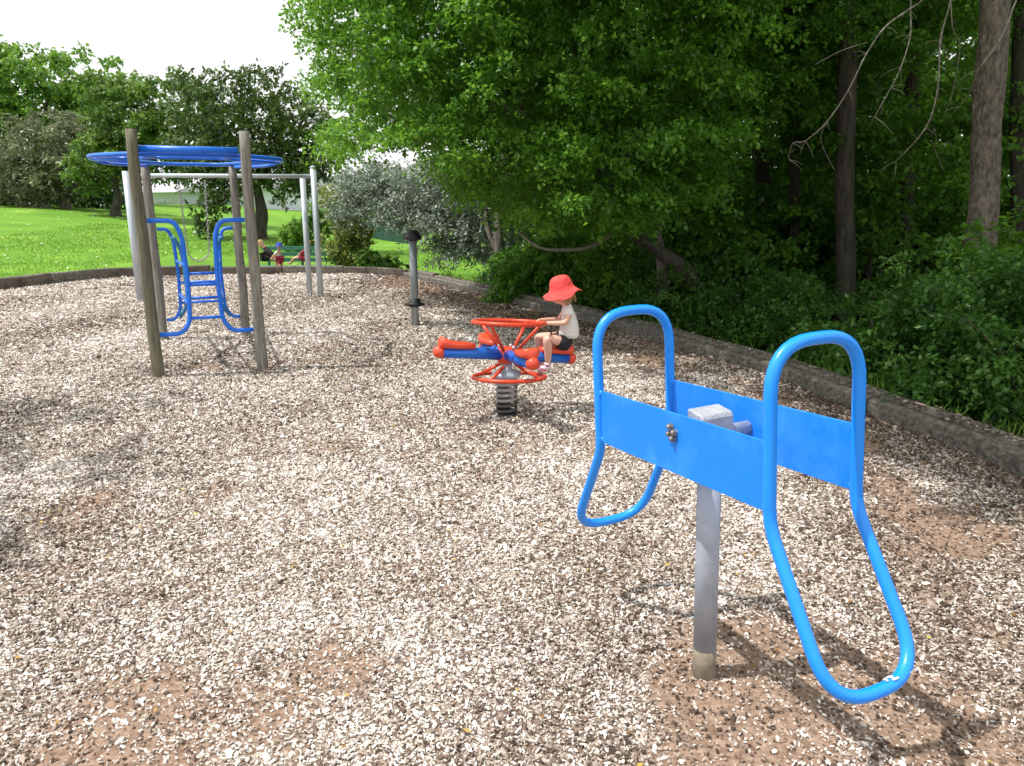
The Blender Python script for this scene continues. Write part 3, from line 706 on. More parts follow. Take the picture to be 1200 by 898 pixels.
# ------------------------------------------------------------------ climbing frame
def climber():
    FL, FR, BL, BR = Vector((-3.09, 6.39, 0)), Vector((-2.28, 6.70, 0)), Vector((-3.86, 8.21, 0)), Vector((-3.06, 8.54, 0))
    c = (FL + FR + BL + BR) / 4; a = ((FR - FL) + (BR - BL)).normalized(); b = Vector((-a.y, a.x, 0)); Z = Vector((0, 0, 1))
    t = thing('climbing_frame', 'timber-post climbing frame with blue overhead ring and blue ladder tubes', 'climbing frame', c)
    for i, (p, h, m) in enumerate(((FL, 2.06, 'postg'), (FR, 2.07, 'post'), (BL, 1.86, 'post'), (BR, 1.86, 'post'))):
        k = 14; pts = [p + Z * (-.15 + (h + .15) * j / k) + Vector((.004 * math.sin(j + i), .004 * math.cos(j * 1.3), 0)) for j in range(k + 1)]
        rs = [.050 - .007 * j / k for j in range(k + 1)]
        MB().tube(pts, rs, 16, wob=.012, seed=i).build('post', M[m], t, smooth=True)
    ctr = lambda i, j, z: c + a * i + b * j + Z * z
    Zr = 1.875
    outer = [(-.43, -.90), (.43, -.90), (.80, -.45), (.86, .15), (.43, 1.02), (-.43, 1.02), (-.86, .15), (-.80, -.45)]
    pts = rounded([ctr(x, y, Zr) for x, y in outer], .18, 5, True)
    MB().tube(pts, .019, 12, closed=True).build('overhead_ring', M['blue_dark'], t, smooth=True)
    MB().tube([ctr(-.40, -.96, Zr + .035), ctr(.40, -.96, Zr + .035)], .030, 14).build('front_crossbar', M['blue_dark'], t, smooth=True)
    inner = [(x * .62, y * .62) for x, y in outer]
    pts = rounded([ctr(x, y, Zr - .01) for x, y in inner], .12, 5, True)
    MB().tube(pts, .014, 10, closed=True).build('inner_ring', M['blue_dark'], t, smooth=True)
    for (x, y) in outer:
        MB().tube([ctr(x * .96, y * .96, Zr), ctr(x * .62, y * .62, Zr - .01)], .015, 8).build('overhead_rung', M['blue_dark'], t, smooth=True)
    for (x0, y0), (x1, y1) in (((-.43, .8), (-.78, .0)), ((.43, .8), (.78, .0)), ((-.43, -.8), (-.78, -.3)), ((.43, -.8), (.78, -.3))):
        MB().tube(rounded([ctr(x0, y0, Zr - .03), ctr((x0 + x1) / 2 * 1.1, (y0 + y1) / 2 * 1.1, Zr - .035), ctr(x1, y1, Zr - .03)], .3, 5), .015, 8).build('overhead_petal', M['blue_dark'], t, smooth=True)
    # C-shaped side tubes at the front and back posts, mirrored
    for (PL, PR, zt, zb, ins, r) in ((FL, FR, 1.335, .37, .30, .020), (FL.lerp(BL, .42), FR.lerp(BR, .42), 1.30, .30, .28, .017), (BL, BR, 1.20, .215, .20, .018)):
        w = (PR - PL).length; d = (PR - PL).normalized()
        for s in (0, 1):
            P = PL if s == 0 else PR; e = d if s == 0 else -d
            if r == .017: zt2, zb2, st = zt - .15, zb + .1, .20
            else: zt2, zb2, st = zt, zb, .05
            pts = [P + e * st + Z * zt2, P + e * (ins - .05) + Z * zt2, P + e * ins + Z * (zt2 - .12), P + e * (ins + .015) + Z * (zt2 - .5), P + e * (ins - .0) + Z * (zb2 + .1), P + e * (ins - .07) + Z * zb2, P + e * st + Z * zb2]
            MB().tube(rounded(pts, .12, 6), r, 10).build('side_tube', M['teal'] if r == .017 else M['blue_dark'], t, smooth=True)
    for s in (0, 1):   # upper and lower rails joining the side tubes front to back
        for z0, z1, q_ in ((.95, .86, .31), (.60, .50, .315)):
            P0, P1 = (FL, BL) if s == 0 else (FR, BR); d = (FR - FL).normalized() * (1 if s == 0 else -1)
            MB().tube([P0 + d * q_ + Z * z0, P1 + d * .21 + Z * z1], .014, 8).build('side_rail', M['blue_dark'], t, smooth=True)
    d = (FR - FL).normalized()
    for f, z, q_ in ((0, .79, .31), (.0, .50, .30), (.5, .56, .27), (.5, .80, .27), (1, .62, .21), (1, .40, .21)):
        PL, PR = FL.lerp(BL, f), FR.lerp(BR, f)
        MB().tube([PL + d * q_ + Z * z, PR - d * q_ + Z * z], .014, 8).build('rung', M['blue_dark'], t, smooth=True)
climber()

# ------------------------------------------------------------------ silver frame with chain
def bar_frame():
    A = Vector((-5.72, 11.55, 0)); Bp = Vector((-3.31, 12.3, 0)); Z = Vector((0, 0, 1)); h = 1.86
    t = thing('bar_frame', 'pale galvanised horizontal bar frame standing behind the climbing frame', 'bar frame', (A + Bp) / 2)
    MB().tube([A + Z * -.1, A + Z * (h + .06)], .055, 16).build('post', M['galv_light'], t, smooth=True)
    MB().tube([Bp + Z * -.1, Bp + Z * (h + .0)], .045, 16).build('post', M['galv_light'], t, smooth=True)
    C2 = Vector((-3.06, 12.0, 0))
    MB().tube([C2 + Z * -.1, C2 + Z * (h + .12)], .048, 16).build('post', M['galv_light'], t, smooth=True)
    MB().lathe([(.05, 0), (.052, .02), (.03, .04), (.005, .045)], C2 + Z * (h + .115), 12).build('post_cap', M['galv'], t, smooth=True)
    MB().tube([A + Z * h, C2 + Z * h], .032, 12).build('top_bar', M['galv_light'], t, smooth=True)
    # hanging chain loop
    p0, p1 = at(209, 212, 11.65), at(240, 212, 11.95)
    low = at(226, 306, 11.8)
    ct = thing('hanging_chain', 'grey chain loop hanging from the horizontal bar above the grass', 'chain', (low.x, low.y, low.z))
    top0, top1 = p0, p1; rad_ = (p1 - p0).length * .42; mid_ = (p0 + p1) / 2; e_ = (p1 - p0).normalized()
    ctrl = [top0, (mid_ - e_ * rad_ * 1.02) + Vector((0, 0, low.z + rad_ * 1.6 - mid_.z))]
    for i in range(9):
        a_ = PI * i / 8; ctrl.append(mid_ + Vector((0, 0, low.z + rad_ - mid_.z)) - e_ * rad_ * math.cos(a_) - Vector((0, 0, rad_ * math.sin(a_))))
    ctrl += [(mid_ + e_ * rad_ * 1.02) + Vector((0, 0, low.z + rad_ * 1.6 - mid_.z)), top1]
    cum = [0]
    for i in range(1, len(ctrl)): cum.append(cum[-1] + (ctrl[i] - ctrl[i - 1]).length)
    n = int(cum[-1] / .05); pts = []
    for i in range(n + 1):
        l_ = cum[-1] * i / n; k = max(j for j in range(len(cum) - 1) if cum[j] <= l_ + 1e-9); pts.append(ctrl[k].lerp(ctrl[k + 1], (l_ - cum[k]) / (cum[k + 1] - cum[k])))
    mb = MB()
    for i in range(n):
        a_, b_ = pts[i], pts[i + 1]; m_ = (a_ + b_) / 2; d = (b_ - a_).normalized(); s_ = d.orthogonal().normalized()
        if i % 2: s_ = d.cross(s_)
        L_ = (b_ - a_).length * .68; w = .014
        mb.tube(rounded([m_ - d * L_ - s_ * w, m_ + d * L_ - s_ * w, m_ + d * L_ + s_ * w, m_ - d * L_ + s_ * w], .014, 2, True), .005, 5, closed=True)
    o = mb.build('chain', M['chain'], ct, smooth=True)
def smst_(t): return t * t * (3 - 2 * t)
bar_frame()

# ------------------------------------------------------------------ bench and the people by it
def bench():
    x0, x1 = at(303, 300, 17.3).x, at(398, 300, 17.3).x; y = 17.3; g = -.37
    t = thing('park_bench', 'green slatted park bench beyond the edging beside the tall bush', 'bench', ((x0 + x1) / 2, y, g))
    for i, z in enumerate((.43, .30, .17)): MB().box(((x0 + x1) / 2, y + .24 + .02 * -i, z), (x1 - x0, .03, .085)).build('back_slat', M['bench'], t, bevel=.004)
    for i in range(3): MB().box(((x0 + x1) / 2, y + .12 - i * .14, .03), (x1 - x0, .11, .035)).build('seat_slat', M['bench'], t, bevel=.004)
    for f in (.08, .5, .92):
        x = x0 + (x1 - x0) * f
        mb = MB(); mb.box((x, y + .255, .05), (.05, .04, .80)); mb.box((x, y - .16, -.19), (.05, .05, .40)); mb.box((x, y + .04, -.005), (.045, .42, .035)); mb.build('bench_frame', M['bench'], t)
bench()
def simple_person(label, cat, j, shirt, pants, hat=None, hairm=None, s=1.0, group=None):
    """seated or bent figure from joints in world space"""
    t = thing('person', label, cat, j['hip'])
    ch = [[('hip', j['hip'], .10 * s), ('chest', j['chest'], .11 * s), ('neck', j['neck'], .045 * s), ('head', j['head'], .075 * s)]]
    for k in ('n', 'f'):
        off = Vector((0, -.11 * s if k == 'n' else .11 * s, 0))
        ch.append([('chest', 0, 0), (k + 's', j['chest'].lerp(j['neck'], .5) + off, .045 * s), (k + 'e', j['elbow'] + off, .034 * s), (k + 'h', j['hand'] + off * .6, .025 * s), (k + 'p', j['hand'] + off * .6 + (j['hand'] - j['elbow']).normalized() * .06 * s, .022 * s)])
        ch.append([('hip', 0, 0), (k + 'l', j['hip'] + off * .7, .075 * s), (k + 'k', j['knee'] + off * .8, .052 * s), (k + 'a', j['ankle'] + off * .7, .034 * s), (k + 't', j['ankle'] + off * .7 + j['toe'], .028 * s)])
    skin('body', ch, M['skin'], t, 1)
    skin('top', [[('h', j['hip'].lerp(j['chest'], .15), .115 * s), ('c', j['chest'], .125 * s), ('n', j['chest'].lerp(j['neck'], .8), .06 * s)]] +
         [[('c', 0, 0), (k + 's', j['chest'].lerp(j['neck'], .5) + Vector((0, o_ * s, 0)), .058 * s), (k + 'e', (j['elbow']) + Vector((0, o_ * s, 0)), .044 * s)] for k, o_ in (('n', -.11), ('f', .11))], shirt, t, 1)
    skin('bottoms', [[('h', j['hip'], .118 * s)] + [(k + 'l', j['hip'] + Vector((0, o_ * s, 0)), .085 * s), (k + 'k', j['hip'].lerp(j['knee'], .8) + Vector((0, o_ * s, 0)), .062 * s)] for k, o_ in (('n', -.077), ('f', .077))], pants, t, 1)
    MB().ball(j['head'], (.085 * s, .08 * s, .105 * s), 14, 10).build('head', M['skin'], t, smooth=True)
    f = j['face']
    MB().ball(j['head'] + f * .088 * s, .014 * s, 8, 5).build('nose', M['skin'], t, smooth=True)
    if hairm: MB().ball(j['head'] - f * .015 * s + Vector((0, 0, .018 * s)), (.09 * s, .088 * s, .10 * s), 14, 8).build('hair', hairm, t, smooth=True)
    if hat:
        c = j['head'] + Vector((0, 0, .03 * s)); MB().lathe([(.16 * s, -.03 * s), (.15 * s, -.01 * s), (.10 * s, .01 * s), (.095 * s, .06 * s), (.07 * s, .10 * s), (.01, .11 * s)], c, 18).build('sunhat', hat, t, smooth=True)
y = 17.0
simple_person('adult in black sitting hunched forward at the left end of the bench', 'adult', dict(
    hip=at(311, 301, y), chest=at(315, 296, y), neck=at(310, 290, y), head=at(306, 286, y), elbow=at(321, 300, y), hand=at(326, 303, y), knee=at(326, 304, y), ankle=at(325, 322, y), toe=Vector((.1, 0, -.03)), face=Vector((.8, -.4, -.3))), M['blackcloth'], M['blackcloth'], None, M['hair'], .8)
simple_person('small child in blue sunhat and white shirt standing at the bench', 'child', dict(
    hip=at(328, 304, y - .3), chest=at(327, 297, y - .3), neck=at(326, 292, y - .3), head=at(327, 289, y - .3), elbow=at(322, 299, y - .3), hand=at(319, 303, y - .3), knee=at(329, 312, y - .3), ankle=at(329, 321, y - .3), toe=Vector((-.06, 0, -.02)), face=Vector((-.8, -.4, 0))), M['shirt'], M['redcloth'], M['bluecloth'], None, .62)
simple_person('child in dark pink sitting on the bench with bare legs out', 'child', dict(
    hip=at(358, 302, y), chest=at(358, 296, y), neck=at(359, 290.5, y), head=at(362, 285.5, y), elbow=at(352, 298, y), hand=at(348, 301, y), knee=at(346, 302, y), ankle=at(340, 309, y), toe=Vector((-.05, 0, .02)), face=Vector((-.8, -.4, 0))), M['redcloth'], M['redcloth'], None, M['hair'], .62)

# ------------------------------------------------------------------ far houses and fences
def house(name, label, c, w, d, h, rh, wins, rz=-.7):
    t = thing(name, label, 'house', c); t.rotation_euler = (0, 0, rz); c = Vector(c)
    MB().box(c + Vector((0, 0, h / 2)), (w, d, h)).build('wall', M['wallw'], t)
    mb = MB(); e = .5; z = c.z + h
    vs = [(c.x - w / 2 - e, c.y - d / 2 - e, z), (c.x + w / 2 + e, c.y - d / 2 - e, z), (c.x + w / 2 + e, c.y + d / 2 + e, z), (c.x - w / 2 - e, c.y + d / 2 + e, z), (c.x - w / 2, c.y, z + rh), (c.x + w / 2, c.y, z + rh)]
    mb.add(vs, [(0, 1, 5, 4), (2, 3, 4, 5), (1, 2, 5), (3, 0, 4), (0, 3, 2, 1)]); mb.build('roof', M['roof'], t)
    for (fx, z0, ww, hh) in wins:
        p = c + Vector((fx * w / 2, -d / 2 - .02, z0)); f = MB().box(p, (ww + .2, .1, hh + .2)).build('window', M['wallw'], t)
        MB().box(p + Vector((0, -.06, 0)), (ww, .03, hh)).build('pane', M['glass'], f)
house('house', 'pale single-storey house seen under the dark tree at left of the climbing frame', (-28, 66, -.6), 14, 8, 2.7, 1.6, [(-.6, 1.4, 1.6, 1.1), (0, 1.4, 2.2, 1.2), (.6, 1.4, 1.2, 1.1)])
house('house', 'white gabled house glimpsed right of the climbing frame behind the bushes', (-18.5, 62, -.6), 6.5, 8, 2.9, 1.8, [(-.3, 1.5, 1.3, 1.2), (.45, 1.5, 1.3, 1.2)])
house('house', 'pale bluish house between the tall bush and the silvery tree', (-10.5, 70, -.8), 9, 8, 4.4, 1.7, [(-.5, 3.2, 1.3, 1.2), (.3, 3.2, 1.3, 1.2), (.3, 1.2, 1.3, 1.2)])
def fence(label, p0, p1, h, mt, step=2.4, bw=.5):
    p0, p1 = Vector(p0), Vector(p1); t = thing('fence', label, 'fence', (p0 + p1) / 2); L_ = (p1 - p0).length; d = (p1 - p0).normalized(); n = int(L_ / bw)
    ang = math.atan2(d.y, d.x); Rz = Matrix.Rotation(ang, 3, 'Z')
    for i in range(n):
        c = p0 + d * (i + .5) * L_ / n; MB().box(c + Vector((0, 0, h / 2 + random.uniform(-.02, .02))), (L_ / n - .03, .03, h), Rz).build('board', mt, t)
    for i in range(int(L_ / step) + 1):
        c = p0 + d * i * step; MB().box(c + Vector((0, .05, h / 2 + .05)), (.1, .1, h + .1), Rz).build('fence_post', mt, t)
fence('faded teal board fence in front of the far left house', (-30, 55, -.5), (-17.5, 52, -.45), 1.15, M['fencet'])
fence('dark green board fence at the far end of the right-hand grass', (-10, 38, -.42), (-4.6, 34, -.4), .95, M['fenceg'])

# ------------------------------------------------------------------ trees
def blob(cs, n, shell=.45):
    w = np.array([r[0] * r[1] * r[2] for _, r in cs]) ** .7; w /= w.sum(); out = []
    for (c, r), f in zip(cs, w): out.append(ell(c, r, max(3, int(n * f)), shell))
    return np.concatenate(out)
def limbs(t, base, tips, r0, mt, seed=0):
    rr = random.Random(seed)
    for k, e in enumerate(tips):
        e = Vector(e); b = Vector(base) if not isinstance(base, list) else Vector(base[k % len(base)])
        m1 = b.lerp(e, .35) + Vector((rr.uniform(-.2, .2), rr.uniform(-.2, .2), rr.uniform(.05, .35)))
        m2 = b.lerp(e, .7) + Vector((rr.uniform(-.2, .2), rr.uniform(-.2, .2), rr.uniform(0, .3)))
        trunk('limb', [(b, r0), (m1, r0 * .72), (m2, r0 * .45), (e, r0 * .15)], mt, t, 8, .03, seed + k)

# far left: bright tall tree
def far_tree(name, label, base, trunk_top, r, cs, n, rad, per, size, lm, bm, tips=(), seed=0, flat=.6, asp=.32):
    base = Vector(base); base.z = float(terr(base.x, base.y)); t = thing(name, label, 'tree', base)
    tt = Vector(trunk_top); mid = base.lerp(tt, .5) + Vector((r * .6, 0, 0))
    trunk('trunk', [(base - Vector((0, 0, .3)), r * 1.4), (base + Vector((0, 0, .3)), r * 1.1), (mid, r * .9), (tt, r * .55)], bm, t, 10, .04, seed)
    limbs(t, tt, [c for c, _ in cs][:6] if not tips else tips, r * .5, bm, seed)
    crown('crown', blob(cs, n), rad, per, size, lm, t, asp=asp, flat=flat)
    return t
def px(u, v, y): return tuple(at(u, v, y))
far_tree('shade_tree', 'tall bright green tree rising highest at the far left', (-32, 52, .8), (-31, 52, 5), .5,
         [(px(60, 105, 50), (4.6, 4, 3.2)), (px(20, 130, 50), (5, 4, 4)), (px(105, 145, 50), (3.4, 3, 2.6)), (px(70, 160, 51), (5, 3, 3)), (px(-60, 120, 50), (5, 4, 4.5)), (px(140, 175, 50), (2.6, 3, 2))], 420, .95, 90, .30, L_LIGHT, M['bark'], seed=1)
far_tree('shade_tree', 'dull grey-green tree with leaning pale trunk on the left slope', tuple(at(78, 248, 37)), tuple(at(66, 205, 37)), .22,
         [(px(60, 175, 37), (2.4, 2, 1.9)), (px(95, 170, 37), (2, 2, 1.6)), (px(25, 205, 37), (2.2, 2, 1.6)), (px(75, 205, 36.5), (2.2, 1.6, 1.3)), (px(-5, 190, 38), (1.8, 1.6, 1.4))], 280, .58, 110, .15, L_GREY, M['bark'], seed=2)
far_tree('shade_tree', 'round mid-green tree with dark trunk between grey tree and climbing frame', tuple(at(136, 252, 34)), tuple(at(135, 215, 34)), .2,
         [(px(150, 135, 34), (2.2, 2, 1.8)), (px(195, 130, 34), (2, 2, 1.7)), (px(125, 190, 34), (1.5, 1.6, 1.3)), (px(175, 180, 34.5), (2.3, 1.8, 1.4)), (px(230, 160, 34), (1.8, 1.6, 1.7)), (px(105, 205, 33.5), (.8, 1, .6))], 280, .6, 110, .17, L_MID, M['barkd'], seed=3)
MT = at(303, 262, 27)
far_tree('shade_tree', 'dark glossy-leaved tree with forked low trunk behind the bar frame', tuple(MT), tuple(at(300, 215, 27)), .23,
         [(px(255, 130, 27), (1.6, 1.6, 1.5)), (px(300, 135, 27), (1.9, 1.8, 1.6)), (px(340, 150, 27), (1.5, 1.6, 1.4)), (px(235, 180, 27), (1.3, 1.4, 1.1)), (px(270, 185, 26.5), (1.8, 1.4, 1.0)), (px(250, 215, 26.5), (.9, .9, .8)), (px(352, 205, 27), (1.3, 1.3, .9)), (px(375, 190, 27), (1.0, 1.2, .6)), (px(240, 250, 26), (.5, .5, .55)), (px(237, 272, 26), (.28, .4, .35))],
         330, .5, 80, .15, L_MAG, M['barkd'], tips=[px(255, 150, 27), px(300, 150, 27), px(340, 165, 27), px(240, 200, 26.6), px(355, 210, 27), px(270, 190, 27), px(330, 190, 27), px(243, 245, 26)], seed=4, flat=.8)
# dark hedge at left
hc = np.stack([rng.uniform(-38, -20.5, 260), rng.uniform(39, 43, 260), np.zeros(260)], 1); hc[:, 2] = terr(hc[:, 0], hc[:, 1]) + rng.uniform(.1, 1.9, 260)
h = thing('hedge', 'dark dense hedge running behind the trees at the top of the left slope', 'hedge', (-29, 41, .9)); crown('foliage', hc, .8, 90, .24, L_HEDGE, h)
MB().tube([(-38, 41.5, .9), (-20.5, 41.5, .6)], .5, 7, wob=.05).build('stems', M['barkd'], h)
# far tree line that closes the horizon
tl = thing('tree_line', 'far-off line of trees along the horizon behind the houses', 'woodland')
tl['kind'] = 'stuff'
n = 520; tx = rng.uniform(-120, 60, n); ty = rng.uniform(88, 100, n); C = np.stack([tx, ty, rng.random(n) * (4.5 + 2.5 * np.sin(tx * .13) + 1.5 * np.sin(tx * .31)) - .5], 1)
bpy.data.objects.remove(tl)
tag(crown('tree_line', C, 2.6, 60, .8, L_HEDGE, None), 'far-off line of trees along the horizon behind the houses', 'woodland', kind='stuff')

STRIPS = [(878, 908, 185, 285, 12), (918, 943, 75, 320, 11), (972, 1010, 70, 380, 9.4), (1048, 1082, 30, 330, 10.4), (1128, 1182, 0, 285, 7.6), (745, 850, 262, 345, 9.2)]
def clear_view(P):
    P = np.asarray(P); x, y, z = P[:, 0], P[:, 1], P[:, 2] - CAM_H; d = np.maximum(y * cp - z * sp_, .1); u = 600 + 880 * x / d; v = 449 - 880 * (y * sp_ + z * cp) / d
    keep = np.ones(len(P), bool)
    for u0, u1, v0, v1, yy in STRIPS:
        m_ = 12 + 90 / d; keep &= ~((u > u0 - m_) & (u < u1 + m_) & (v > v0) & (v < v1) & (y < yy) & (rng.random(len(P)) < (.88 if yy < 10 else .62)))
    return P[keep]
# bush by bench
def shrub(name, label, base, cs, n, rad, per, size, lm, cat='bush', stems=5, seed=0, group=None, **kw):
    base = Vector(base); t = thing(name, label, cat, base, group); C = clear_view(blob(cs, n, .3))
    rr = random.Random(seed)
    mb = MB()
    for k in range(stems):
        e = Vector(C[rr.randrange(len(C))]); m_ = base.lerp(e, .5) + Vector((rr.uniform(-.1, .1), 0, .1)); P, Rr = smooth_path([(base + Vector((rr.uniform(-.06, .06), rr.uniform(-.06, .06), -.05)), .022), (m_, .015), (e, .005)], 4); mb.tube(P, Rr, 6)
    mb.build('stem', M['barkd'], t, smooth=True)
    crown('foliage', C, rad, per, size, lm, t, **kw); return t
shrub('bush', 'tall yellow-green variegated bush at the right end of the green bench', tuple(at(405, 318, 17.9)),
      [(px(400, 240, 17.8), (.55, .5, .5)), (px(415, 265, 17.6), (.55, .5, .5)), (px(405, 295, 17.5), (.55, .5, .45)), (px(385, 230, 17.8), (.3, .3, .25)), (px(425, 235, 18), (.35, .3, .4))], 130, .22, 85, .085, L_VAR, flat=.9, seed=1)
shrub('bush', 'rounded mid-green bush behind the green bench', tuple(at(357, 305, 19)),
      [(px(360, 272, 19), (.5, .5, .45)), (px(345, 280, 19), (.35, .4, .35)), (px(375, 258, 19), (.4, .4, .4))], 60, .24, 80, .10, L_LIGHT, flat=.9, seed=2)
shrub('low_plant', 'low broad-leaved bright plant against the edging right of the tall bush', tuple(at(447, 322, 16.9)),
      [(px(445, 308, 16.8), (.38, .2, .16)), (px(430, 303, 16.9), (.2, .2, .18)), (px(463, 314, 16.6), (.18, .2, .1))], 34, .15, 30, .12, L_WEED, 'plant', seed=3, asp=.42)

# silvery tree
def silver():
    base = at(588, 345, 13.8); base.z = -.3
    t = thing('silver_tree', 'silvery grey-leaved tree with slim pale trunk just beyond the edging', 'tree', base)
    top = at(582, 235, 14)
    trunk('trunk', [(base - Vector((0, 0, .2)), .13), (base + Vector((0, 0, .25)), .10), (at(585, 290, 13.8), .085), (top, .07), (at(570, 190, 14.5), .04)], M['bark'], t, 12, .04, 3)
    trunk('limb', [(at(586, 305, 13.8), .05), (at(572, 270, 14), .045), (at(566, 235, 14.2), .03), (at(540, 205, 14.6), .012)], M['bark'], t, 8, .03, 4)
    limbs(t, top, [px(500, 210, 15.5), px(450, 215, 16), px(540, 230, 14.6), px(520, 255, 15), px(600, 215, 15)], .04, M['bark'], 5)
    cs = [(px(410, 240, 16.6), (.5, .6, .35)), (px(530, 285, 15.2), (.7, .6, .4)), (px(590, 205, 14.5), (.9, .7, .6)), (px(610, 260, 14.5), (.6, .6, .5)), (px(430, 225, 16.5), (.7, .7, .4)), (px(470, 245, 16), (.8, .7, .4)), (px(450, 215, 16.5), (1.0, .9, .45)), (px(500, 225, 16), (1.2, 1, .55)), (px(545, 215, 15.5), (1.2, 1, .6)), (px(520, 260, 15.5), (1.1, .9, .45)), (px(480, 205, 17), (1.2, 1, .4)), (px(575, 240, 15), (.8, .8, .6)), (px(425, 205, 17), (.5, .6, .3)), (px(560, 275, 15), (.7, .6, .4)), (px(585, 290, 14.6), (.5, .4, .3))]
    crown('crown', blob(cs, 560, .1), .42, 100, .075, L_OLIVE, t, asp=.24, droop=.5)
silver()

# the big spreading maple
def inpoly(P, poly):
    x, y, z = P[:, 0], P[:, 1], P[:, 2] - CAM_H; d = y * cp - z * sp_; u = 600 + 880 * x / d; v = 449 - 880 * (y * sp_ + z * cp) / d
    return inside(u, v, np.array(poly, float)) & (d > 2)
def maple():
    base = at(843, 388, 9.9); base.z = -.2
    t = thing('maple_tree', 'huge spreading bright green tree leaning out over the play area', 'tree', base)
    # leaning main trunk and a second stem
    trunk('trunk', [(base - Vector((0, 0, .3)), .075), (base + Vector((0, 0, .2)), .085), (at(822, 345, 9.7), .108), (at(795, 312, 9.5), .108), (at(765, 290, 9.3), .075), (at(738, 266, 9.1), .095), (at(712, 225, 9.3), .085), (at(690, 140, 10.2), .075), (at(668, 20, 11), .06)], M['barkd'], t, 14, .05, 6)
    trunk('second_stem', [(at(772, 396, 9.7), .09), (at(775, 350, 9.65), .085), (at(777, 312, 9.6), .08), (at(770, 270, 9.9), .06), (at(778, 215, 10.6), .045), (at(790, 120, 11.4), .03)], M['bark'], t, 12, .04, 7)
    trunk('pale_low_limb', [(at(737, 264, 9.1), .03), (at(715, 276, 8.9), .028), (at(690, 290, 8.7), .024), (at(660, 293, 8.5), .020), (at(632, 290, 8.4), .015), (at(605, 271, 8.3), .008)], M['twig'], t, 8, .04, 8)
    limbs(t, [tuple(at(712, 225, 9.3)), tuple(at(690, 140, 10.2))], [px(560, 120, 10.6), px(470, 160, 10.4), px(620, 60, 11.2), px(400, 60, 10.8), px(600, 220, 10), px(500, 20, 11.5), px(760, 80, 11.2), px(640, -60, 10.6)], .055, M['bark'], 9)
    poly = [(365, -30), (352, 25), (388, 60), (362, 105), (388, 140), (378, 166), (395, 186), (440, 172), (470, 168), (505, 186), (540, 222), (580, 235), (600, 258), (650, 252), (700, 265), (745, 276), (800, 250), (835, 225), (862, 150), (895, 60), (930, -200), (900, -1500), (300, -1500), (380, -200)]
    n = 9000; P = np.stack([rng.uniform(-4.2, 4.6, n), rng.uniform(7.6, 12.6, n), rng.uniform(.8, 7.2, n)], 1)
    c = np.array([.2, 10, 3.6]); e = (((P - c) / np.array([4.5, 3.0, 3.9])) ** 2).sum(1)
    P = P[inpoly(P, poly) & (e < 1.12)]
    # boughs: keep clumps in sloping layers so that dark gaps run between them
    lay = np.sin(P[:, 2] * 5.2 + P[:, 0] * 1.3 + 1.2 * np.sin(P[:, 1] * 1.4)) ; P = P[(lay > -.75)]
    P = P[:1600]
    # a fuller skirt of boughs on the side towards the play area
    Q = np.stack([rng.uniform(-1.5, 3, 1500), rng.uniform(7.4, 8.8, 1500), rng.uniform(1.2, 4.2, 1500)], 1); Q = Q[inpoly(Q, poly)][:230]
    Q2 = np.stack([rng.uniform(2, 6.5, 9000), rng.uniform(8.6, 12, 9000), rng.uniform(1.4, 6.5, 9000)], 1)
    Q2 = Q2[inpoly(Q2, [(800, 240), (850, 215), (875, 150), (915, 110), (960, 120), (1000, 75), (1060, 85), (1110, 30), (1130, -400), (800, -400)])][:330]
    P = np.concatenate([P, Q, Q2])
    crown('crown', P, .40, 208, .056, L_MAPLE, t, asp=.32, flat=.45, droop=.3, twigs=16)
maple()

# right-hand woodland: individual trunks, each with its own crown
def wood_tree(label, pts, bm, cz, n, seed, lm=None, tips=5, cr=(2.4, 2.2, 2.6), extra=(), per=150, sz=.066):
    pts = [(p_, r_ * .80) for p_, r_ in pts]; b = pts[0][0]; t = thing('woodland_tree', label, 'tree', b)
    trunk('trunk', [(b - Vector((0, 0, .3)), pts[0][1] * 1.25)] + pts, bm, t, 14, .035, seed)
    top = pts[-1][0]; rr = random.Random(seed)
    tp = [top + Vector((rr.uniform(-1.7, 1.7), rr.uniform(-1.4, 1.4), rr.uniform(.2, 1.8))) for _ in range(tips)]
    limbs(t, top, tp, pts[-1][1] * .6, bm, seed)
    if not extra:
        extra = [((b.x + rr.uniform(-1.3, 1.3), b.y + rr.uniform(.5, 1.6), rr.uniform(1.5, 4.2)), (rr.uniform(.8, 1.4), 1.0, .6)) for _ in range(7)]
    C = blob([((top.x, top.y, cz), cr)] + list(extra), int(n * 1.7), .15); C = clear_view(C)
    crown('crown', C, .46, per, sz, lm or L_WOOD, t, flat=.5, droop=.4); return t
def col(u, vb, y, g=-.15):
    p = at(u, vb, y); p.z = g; return p
z3 = Vector((0, 0, 1))
T1 = wood_tree('thick brown-barked woodland tree nearest the right edge, trunk catching light', [(col(1150, 300, 7.6), .20), (at(1153, 240, 7.6), .165), (at(1156, 150, 7.6), .165), (at(1164, 40, 7.6), .16), (at(1170, -150, 7.6), .14), (at(1175, -330, 7.6), .12)], M['barkb'], 6.6, 560, 11, cr=(3.3, 3.0, 1.8), extra=[((.15, 6.1, 5.4), (1.7, 2.0, .6)), ((.5, 4.6, 5.6), (1.5, 1.7, .6)), ((2.2, 5.5, 6.4), (2.0, 3.0, .8)), ((-.1, 7.3, 5.9), (1.6, 1.3, .6)), ((.75, 3.5, 5.5), (1.2, 1.1, .5))])
wood_tree('straight dark woodland tree standing above the near end of the seesaw', [(col(990, 380, 9.4), .17), (at(991, 300, 9.4), .14), (at(990, 200, 9.4), .14), (at(993, 80, 9.4), .13), (at(997, -160, 9.4), .10)], M['barkd'], 5.6, 200, 12)
